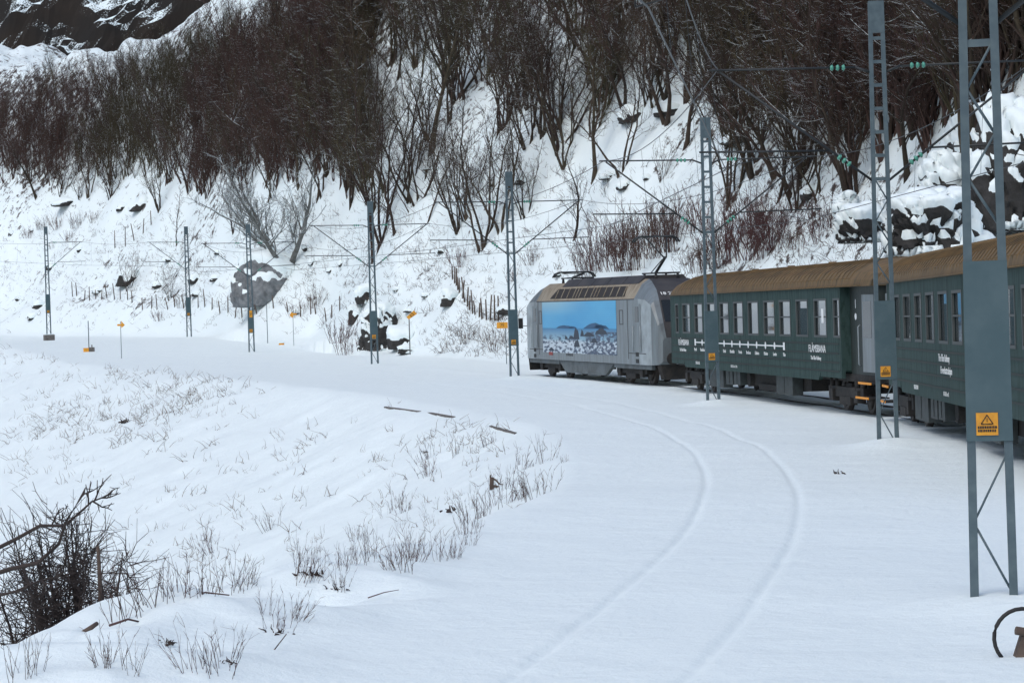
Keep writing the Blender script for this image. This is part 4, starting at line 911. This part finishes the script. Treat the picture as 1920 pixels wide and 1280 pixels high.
# the rest of the wood, beyond counting, as one mass
VAR = [tree_meshes('mass', 100 + k, h, st_, r_, ln_, .05, n1, n2, n3__, cr_, lo=.18, tw=.013, wob=.15) for k, (h, st_, r_, ln_, n1, n2, n3__, cr_) in enumerate([(7, 4, .055, .13, 7, 4, 2, 2.2), (10, 3, .07, .10, 10, 4, 2, 2.6), (11, 1, .13, .1, 18, 7, 2, 3.4), (6, 5, .045, .16, 6, 4, 2, 2.0), (13, 2, .09, .14, 12, 5, 2, 2.8), (9, 3, .06, .12, 8, 4, 2, 2.4)])]
xa, ya, Ha, Sa = woods(520, 560, 2100, 6, .8, -260, .30)
xd, yd, Hd, Sd = woods(420, 1330, 2150, 12, .9, -200, .12); Ha = np.concatenate([Ha, Hd]); Sa = np.concatenate([Sa, Sd])
xe, ye, He, Se = woods(170, 1640, 2150, 14, .9, -150, .04); Ha = np.concatenate([Ha, He]); Sa = np.concatenate([Sa, Se])
xb, yb, Hb, Sb = woods(1900, -280, 700, 9, 1.0, -40, .04)
Hm = np.concatenate([Ha, Hb]); r_ = np.random.RandomState(8)
sc_all = r_.uniform(.55, 1.05, len(Hm)) * np.concatenate([Sa, Sb * .85]); tone = fbm(Hm[:, 0], Hm[:, 1], 28, 2, 88) + r_.normal(0, .18, len(Hm))
for sel, nm, m_, lb in ((tone > .12, 'reddish_wood', mat('reddish_far_twigs', (.060, .034, .027), .95, snow=1.3), 'reddish-brown patches of the dense leafless wood on the upper hillside'), (tone < -.12, 'olive_wood', mat('olive_far_twigs', (.046, .037, .018), .95, snow=1.3), 'olive-brown patches of the dense leafless wood on the upper hillside'), (abs(tone) <= .12, 'dark_wood', mat('dark_far_twigs', (.040, .026, .019), .95, snow=1.3), 'dark brown patches of the dense leafless wood on the upper hillside')):
    mass(nm, Hm[sel], VAR, sc_all[sel], m_, lb, 'wood')
# snow-laden spreading tree beside the boulder
mt, mk = tree_meshes('snowy', 44, 9.0, 9, .22, 1.0, .05, 12, 6, 2, 3.4, lo=.22, barkm='bark_pale', twigm='bark_pale', tw=.012, wob=.11)
p = hit(546, 495); t = empty('snow_laden_tree', p); t.scale = (1.25, 1.25, 1.15); tag(t, 'spreading tree with snow-laden grey limbs behind the big boulder', 'tree')
for nm, me in (('trunk', mt), ('crown', mk)): o = bpy.data.objects.new(nm, me); C.objects.link(o); o.parent = t
# ---------------------------------------------------------------- shrubs
def shrub_mesh(seed, H, n, spread, r, twn, tw=.008, m_='twig_red', upw=.05, nm='shrub'):
    rg_ = random.Random(seed); m = MB()
    for i in range(n):
        a = rg_.uniform(0, 6.28); rr = rg_.uniform(0, 1) ** .5; b = Vector((math.cos(a), math.sin(a), 0)) * spread * rr * .75; b.z = -.1; d = Vector((math.cos(a) * .35 * rr, math.sin(a) * .35 * rr, 1)) + rvec(rg_) * .12
        h = H * rg_.uniform(.5, 1); pts = grow(b, d, h, 4, rg_, .09, upw); m.tube(pts, [r, r * .85, r * .7, r * .5, r * .3], 3, False)
        for c in range(twn):
            f = rg_.uniform(.25, 1) * 4; j = min(int(f), 3); q = pts[j].lerp(pts[j + 1], f - j); dd = (pts[j + 1] - pts[j]).normalized() + rvec(rg_) * .4 + Vector((0, 0, .15)); l = h * rg_.uniform(.12, .32)
            g2 = grow(q, dd, l, 2, rg_, .15, .05); m.tube(g2, [tw, tw * .8, tw * .5], 3, False)
    return m.mesh(nm, M[m_])
SH = [shrub_mesh(s, 2.6, 42, 1.3, .016, 9, .011) for s in (1, 2, 3)] + [shrub_mesh(s, 1.2, 26, .8, .010, 6, .008) for s in (4, 5)]
def shrub(kind, px, py, s, label, name='shrub', cat='shrub', group=None):
    p = hit(px, py); t = bpy.data.objects.new(name, SH[kind]); C.objects.link(t); t.location = p; t.scale = (s,) * 3; t.rotation_euler = (0, 0, px * .1); tag(t, label, cat, group); return t
SL = [(0, 1130, 508, 1.15), (1, 1165, 505, 1.25), (2, 1200, 500, 1.3), (0, 1235, 480, 1.3), (1, 1262, 470, 1.1), (2, 1105, 510, .8), (1, 1350, 500, 1.0), (2, 1385, 490, 1.25), (0, 1420, 480, 1.15), (1, 1455, 470, 1.0), (2, 1310, 510, .7), (3, 560, 588, 1.3), (4, 590, 575, 1.5), (3, 345, 575, 1.2), (4, 640, 655, 1.6), (3, 655, 660, 1.5), (4, 300, 600, 1.0), (3, 80, 425, 1.4), (4, 110, 430, 1.6), (3, 145, 425, 1.5), (4, 55, 440, 1.2), (3, 175, 415, 1.2), (3, 930, 655, 1.2), (4, 1000, 500, 1.0), (3, 880, 640, 1.0), (4, 960, 520, .9), (4, 1540, 450, 1.6), (3, 1500, 460, 1.5), (3, 1560, 420, 1.5), (4, 130, 450, 1.0), (4, 865, 490, 1.3), (3, 1325, 425, 1.8), (3, 1400, 410, 1.8)]
for (k, x, y, s), lb in zip(SL, uniq([(q[1], q[2]) for q in SL], 'reddish leafless shrub')): shrub(k, x, y, s, lb, group='reddish shrubs at the foot of the hill')
# ---------------------------------------------------------------- foreground tangle at the left edge
def on_shoulder(px, py): return hit(px, py)
p = Vector((-6.6, 34.5, 0)); p.z = ground(p.x, p.y)
T = MB(); K = MB(); rg2 = random.Random(12)
top = at(60, 900, 34.5).z
for i in range(44):
    b = p + Vector((rg2.uniform(-.75, .85), rg2.uniform(-.7, .7), -.2)); b.z = ground(b.x, b.y) - .1; h = (top - p.z) * rg2.uniform(.6, 1.0) * (1 - .28 * abs(b.x - p.x))
    pts = grow(b - p, Vector((rg2.gauss(0, .12), rg2.gauss(0, .12), 1)), h, 7, rg2, .09, .05); r0 = rg2.choice([.05, .02, .015, .02]); T.tube(pts, [r0 * (1 - .12 * k) for k in range(8)], 5, False)
    for c in range(34):
        f = rg2.uniform(.2, 1) * 7; j = min(int(f), 6); q = pts[j].lerp(pts[j + 1], f - j); g2 = grow(q, rvec(rg2) * .8 + Vector((0, 0, .5)), rg2.uniform(.3, .8), 3, rg2, .25, .02); K.tube(g2, [.008, .007, .006, .004], 3, False)
        for e in range(2): K.tube([g2[1 + e], g2[1 + e] + (rvec(rg2) * .6 + (g2[3] - g2[0]).normalized()) * rg2.uniform(.08, .22)], [.004, .003], 3, False)
t = empty('thicket_bush', p); tag(t, 'dense black-brown bush on the lower left below the bank', 'bush'); T.build('stem', M['twig_near'], t); K.build('twigs', M['twig_near'], t)
# dead branches reaching right across it
def limb(pix, D, r0, r1, seed, side=5, m_=None, wob=6):
    rg_ = random.Random(seed); pts = [at(x, y, D + rg_.uniform(-.2, .2)) for x, y in pix]; o = pts[0].copy(); pts = [q - o for q in pts]; n = len(pts); T = MB()
    T.tube(pts, [r0 + (r1 - r0) * k / (n - 1) for k in range(n)], 6)
    for k in range(side):
        f = rg_.uniform(.3, .98) * (n - 1); j = min(int(f), n - 2); q = pts[j].lerp(pts[j + 1], f - j); d = (pts[j + 1] - pts[j]).normalized() + Vector((rg_.gauss(0, .3), 0, rg_.gauss(.2, .6))); g2 = grow(q, d, rg_.uniform(.14, .34), 4, rg_, .28, .04)
        T.tube(g2, [r1 * 1.4, r1 * 1.2, r1, r1 * .8, r1 * .5], 5)
        for e in range(3): T.tube([g2[e + 1], g2[e + 1] + (rvec(rg_) * .5 + d * .5) * .14], [r1 * .8, r1 * .5], 4)
    return T, o
for i, (pix, r0, r1, sd, lb) in enumerate([([(-40, 1045), (30, 1010), (75, 985), (120, 985), (150, 960), (172, 940), (198, 930)], .030, .010, 3, 'crooked dead branch reaching right over the black-brown bush'),
        ([(-40, 1085), (20, 1066), (70, 1055), (110, 1020), (125, 975), (150, 935), (160, 915)], .036, .010, 9, 'thick lower dead limb curving up through the black-brown bush'),
        ([(-40, 1125), (30, 1108), (70, 1090), (110, 1080)], .024, .012, 15, 'short dead branch low in the black-brown bush')]):
    T, o = limb(pix, 32.5, r0, r1, sd, 7); t = empty('dead_branch', o); tag(t, lb, 'branch', 'dead branches at the left edge'); T.build('limb', M['twig_near'], t)
p = Vector((-3.62, 27.8, 0))
p = at(186, 1060, 33.5); t = empty('old_post', p); tag(t, 'short leaning old post right of the black-brown bush', 'post'); m = MB(); m.tube([(0, 0, -1.2), (0, 0, 0), (-.01, 0, .28)], [.03, .028, .024], 7); m.tube([(-.012, 0, .24), (.05, 0, .22)], .008, 5); m.build('stake', M['wood'], t)
# stems and twigs growing on the near bank
SH2 = [shrub_mesh(20 + s, .8, 9, .22, .0045, 3, .003, 'stem', .0, 'stems') for s in range(4)] + [shrub_mesh(30 + s, .45, 14, .22, .0035, 4, .0025, 'stem', .0, 'stems') for s in range(3)]
SP = [(260, 1150, 0, 1.15), (235, 1160, 1, 1.0), (290, 1130, 2, 1.0), (330, 1120, 5, 1.3), (375, 1115, 4, 1.2), (425, 1110, 3, .9), (460, 1100, 5, 1.1), (200, 1250, 5, 1.1), (245, 1262, 0, .6), (355, 1255, 1, .7), (405, 1262, 6, 1.1), (425, 1235, 3, .6), (520, 1180, 4, .9), (555, 1160, 5, 1.0), (575, 1090, 6, 1.1), (30, 1270, 1, .75), (60, 1262, 3, .6), (640, 1105, 5, .8), (700, 1045, 0, .7), (735, 1060, 1, .7), (770, 1050, 4, 1.2), (745, 1070, 5, 1.3), (820, 1050, 3, .75), (850, 1045, 5, 1.0), (790, 1040, 2, .7), (745, 950, 4, 1.3), (760, 960, 5, 1.0), (875, 960, 0, .7), (905, 970, 1, .75), (940, 920, 3, .8), (925, 950, 2, .8), (960, 940, 4, 1.5), (985, 930, 5, 1.4), (1010, 930, 6, 1.5), (880, 1000, 4, 1.1), (890, 975, 6, 1.4), (1025, 865, 3, .9), (985, 880, 4, 1.2), (860, 850, 4, 1.2), (915, 835, 5, 1.0), (800, 860, 4, 1.3), (670, 1010, 6, .9), (495, 1150, 1, .5), (510, 990, 4, 1.4), (380, 1020, 4, 1.6), (395, 1040, 5, 1.3), (800, 890, 5, 1.4)]
def uniq2(items, phrase):
    cells = {}
    for i, q in enumerate(items):
        x, y = q[0], q[1]; wh = 'beside the black-brown bush' if x < 300 and y < 1180 else 'in the bottom left corner' if x < 300 else 'at the photo\'s lower edge' if y > 1180 else 'on the bank crest left of the stump' if x < 620 else 'below the stump on the bank crest' if x < 880 and y > 930 else 'around the stump on the bank crest' if y > 890 else 'between the stump and the kerb'
        cells.setdefault(wh, []).append(i)
    out = [''] * len(items)
    for wh, ids in cells.items():
        ids.sort(key=lambda i: items[i][0])
        for k, i in enumerate(ids): out[i] = '%s %s, %s from left' % (phrase, wh, ORD[k].strip() or 'first')
    return out
for (x, y, k, s), lb in zip(SP, uniq2(SP, 'tuft of bare red-brown stems')):
    p = hit(x, y); s = s * .84 * max(1.0, p.y / 28) ** .5; o = bpy.data.objects.new('stem_tuft', SH2[k]); C.objects.link(o); o.location = p; o.scale = (s,) * 3; o.rotation_euler = (rg.gauss(0, .15), rg.gauss(0, .15), x); tag(o, lb, 'stems', 'bare stems on the near bank')
r3 = np.random.RandomState(31); f3 = r3.uniform(0, 1, 26); bx = 540 + 490 * f3 + r3.normal(0, 22, 26); by = np.interp(bx, [540, 700, 860, 1030], [1110, 1062, 1045, 915]) - abs(r3.normal(0, 38, 26))
Bh = hits(bx, by); Bh = Bh[~np.isnan(Bh[:, 0])]
mass('bank_twigs', Bh, [(m_, None) for m_ in SH2], r3.uniform(.2, .65, len(Bh)) * np.maximum(1, Bh[:, 1] / 30) ** .5, M['stem'], 'fine reddish twigs crowding the crest of the near bank', 'twigs', 4)
# arching fallen branch and sticks
for pix, r0, r1, lb in [([(265, 1168), (300, 1140), (340, 1120), (385, 1110), (430, 1115)], .012, .006, 'long red arching branch above the near snow mound'), ([(150, 1190), (165, 1180), (182, 1168)], .028, .02, 'sawn log end lying on the near snow mound'),
        ([(205, 1172), (240, 1160), (262, 1165)], .012, .008, 'thin branch lying right of the sawn log'), ([(492, 1246), (520, 1210), (537, 1188)], .006, .004, 'lone stick slanting out of snow at the photo\'s lower edge'), ([(660, 1030), (690, 1010), (700, 990)], .008, .004, 'forked stick in the snow left of the red stems'),
        ([(585, 1168), (600, 1150), (610, 1135)], .007, .004, 'short stick beside the dug hollow in the snow'), ([(690, 1120), (720, 1110), (748, 1105)], .007, .003, 'low stick left of the bank crest\'s end')]:
    q = [hit(x, y) for x, y in pix]; D0 = np.mean([v.y for v in q]); T, o = limb(pix, D0, r0, r1, 4, 0); t = empty('fallen_branch', o); tag(t, lb, 'branch', 'fallen branches on the near bank'); T.build('stick', M['stem'] if r0 < .02 else M['wood'], t)
# stump
p = hit(922, 918); t = empty('tree_stump', p); tag(t, 'broken tree stump with a side branch on the bank crest', 'stump'); m = MB(); m.tube([(0, 0, -.1), (0, 0, .1), (.01, 0, .26)], [.05, .045, .045], 8); m.tube([(.02, -.02, .24), (.09, -.02, .20), (.16, -.02, .12), (.24, 0, .10)], [.022, .02, .015, .008], 6); m.tube([(.02, 0, .08), (.10, 0, .07), (.20, 0, .02)], [.03, .025, .02], 6); m.tube([(-.02, 0, .26), (-.02, 0, .31)], [.02, .012], 5); m.build('wood', M['wood'], t)
# dug-up clods
def clod(px, py, s, lb, seed):
    p = hit(px, py); rg_ = random.Random(seed); t = empty('root_clump', p); tag(t, lb, 'roots', 'dark root clumps poking through the snow'); m = MB()
    for k in range(16):
        q = Vector((rg_.gauss(0, .6), rg_.gauss(0, .3), -.1)) * s; m.tube(grow(q, Vector((rg_.gauss(0, 1.3), rg_.gauss(0, .5), .6)), s * rg_.uniform(.3, 1.0), 4, rg_, .5, -.02), [s * .10, s * .08, s * .06, s * .04, s * .02], 5)
    m.build('root', M['twig_near'], t)
for q in [(855, 955, .24, 'ragged dark root clump left of the stump', 3), (575, 1075, .15, 'frosted brown root clump on the bank crest', 4), (530, 1185, .13, 'dark root clump in a hollow near the lower edge', 5), (310, 1205, .12, 'dark hole of roots in the near snow mound', 6), (1570, 888, .16, 'dark twig bundle alone on the flat snow left of the nearest mast', 7), (240, 790, .5, 'dark heather clump in the middle of the far bank', 8), (625, 1105, .10, 'small root clump right of the frosted one', 9), (430, 1242, .08, 'little root clump at the photo\'s lower left', 10), (800, 848, .14, 'tiny root clump near the kerb end', 11)]: clod(*q)
# scattered grass and heather on the far bank
def tuft_variants():
    out = []
    for s in range(5):
        rg_ = random.Random(60 + s); m = MB()
        for i in range(rg_.randint(3, 9)):
            d = Vector((rg_.gauss(.15, .45), rg_.gauss(0, .4), rg_.uniform(.25, 1))); b = Vector((rg_.gauss(0, .22), rg_.gauss(0, .2), -.05)); m.tube(grow(b, d, rg_.uniform(.25, .75), 3, rg_, .22, -.10), [.012, .010, .008, .004], 3, False)
        out.append((m.mesh('tuft', M['straw']), None))
    return out
TV = tuft_variants(); r_ = np.random.RandomState(15)
def patch(n, cx, cy, sx, sy, rot=0):
    a = r_.normal(0, 1, n) * sx; b = r_.normal(0, 1, n) * sy; c, s = math.cos(rot), math.sin(rot); return cx + a * c - b * s, cy + a * s + b * c
gx, gy = [], []
for a in [(90, 230, 790, 110, 30, -.15), (60, 60, 660, 60, 30, .3), (70, 100, 800, 60, 25, -.4), (50, 330, 770, 60, 22, -.3), (30, 220, 690, 40, 14, 0), (60, 60, 740, 90, 50, 0), (40, 280, 720, 60, 25, -.2), (45, 380, 730, 50, 18, -.2), (60, 330, 1000, 110, 60, -.5), (30, 560, 960, 150, 70, -.4), (40, 850, 930, 90, 45, -.6), (30, 420, 1040, 80, 40, -.5), (40, 130, 900, 110, 50, -.3), (50, 500, 850, 220, 70, 0), (40, 860, 830, 60, 20, .2)]:
    x, y = patch(*a); gx.append(x); gy.append(y)
gx = np.concatenate(gx); gy = np.concatenate(gy); Gh = hits(gx, gy); S_, T_ = st(Gh[:, 0], Gh[:, 1]); ok = ~np.isnan(Gh[:, 0]) & (T_ < -np.interp(S_, INS, INT) - .2); Gh = Gh[ok]
mass('dry_grass', Gh, TV, r_.uniform(.3, 1.0, len(Gh)) * np.clip(Gh[:, 1] / 90, .35, 1.1), M['straw'], 'dry grass and heather tips poking through the snow of the banks', 'grass')
x1, y1 = patch(1500, 330, 500, 320, 60); x2, y2 = patch(1000, 880, 450, 320, 110); x3, y3 = patch(260, 900, 630, 60, 30); x4, y4 = patch(420, 1500, 430, 150, 50)
Gh = hits(np.concatenate([x1, x2, x3, x4]), np.concatenate([y1, y2, y3, y4])); S_, T_ = st(Gh[:, 0], Gh[:, 1]); u_ = Gh[:, 0] / np.maximum(Gh[:, 1], 5); ok = ~np.isnan(Gh[:, 0]) & (Gh[:, 1] > np.interp(u_, UD, DD) + 1.5); Gh = Gh[ok]
mass('dry_grass', Gh, TV, r_.uniform(.4, 1.2, len(Gh)), M['stem'], 'dry stalks and heather on the open snowy slope below the wood', 'grass', 9)
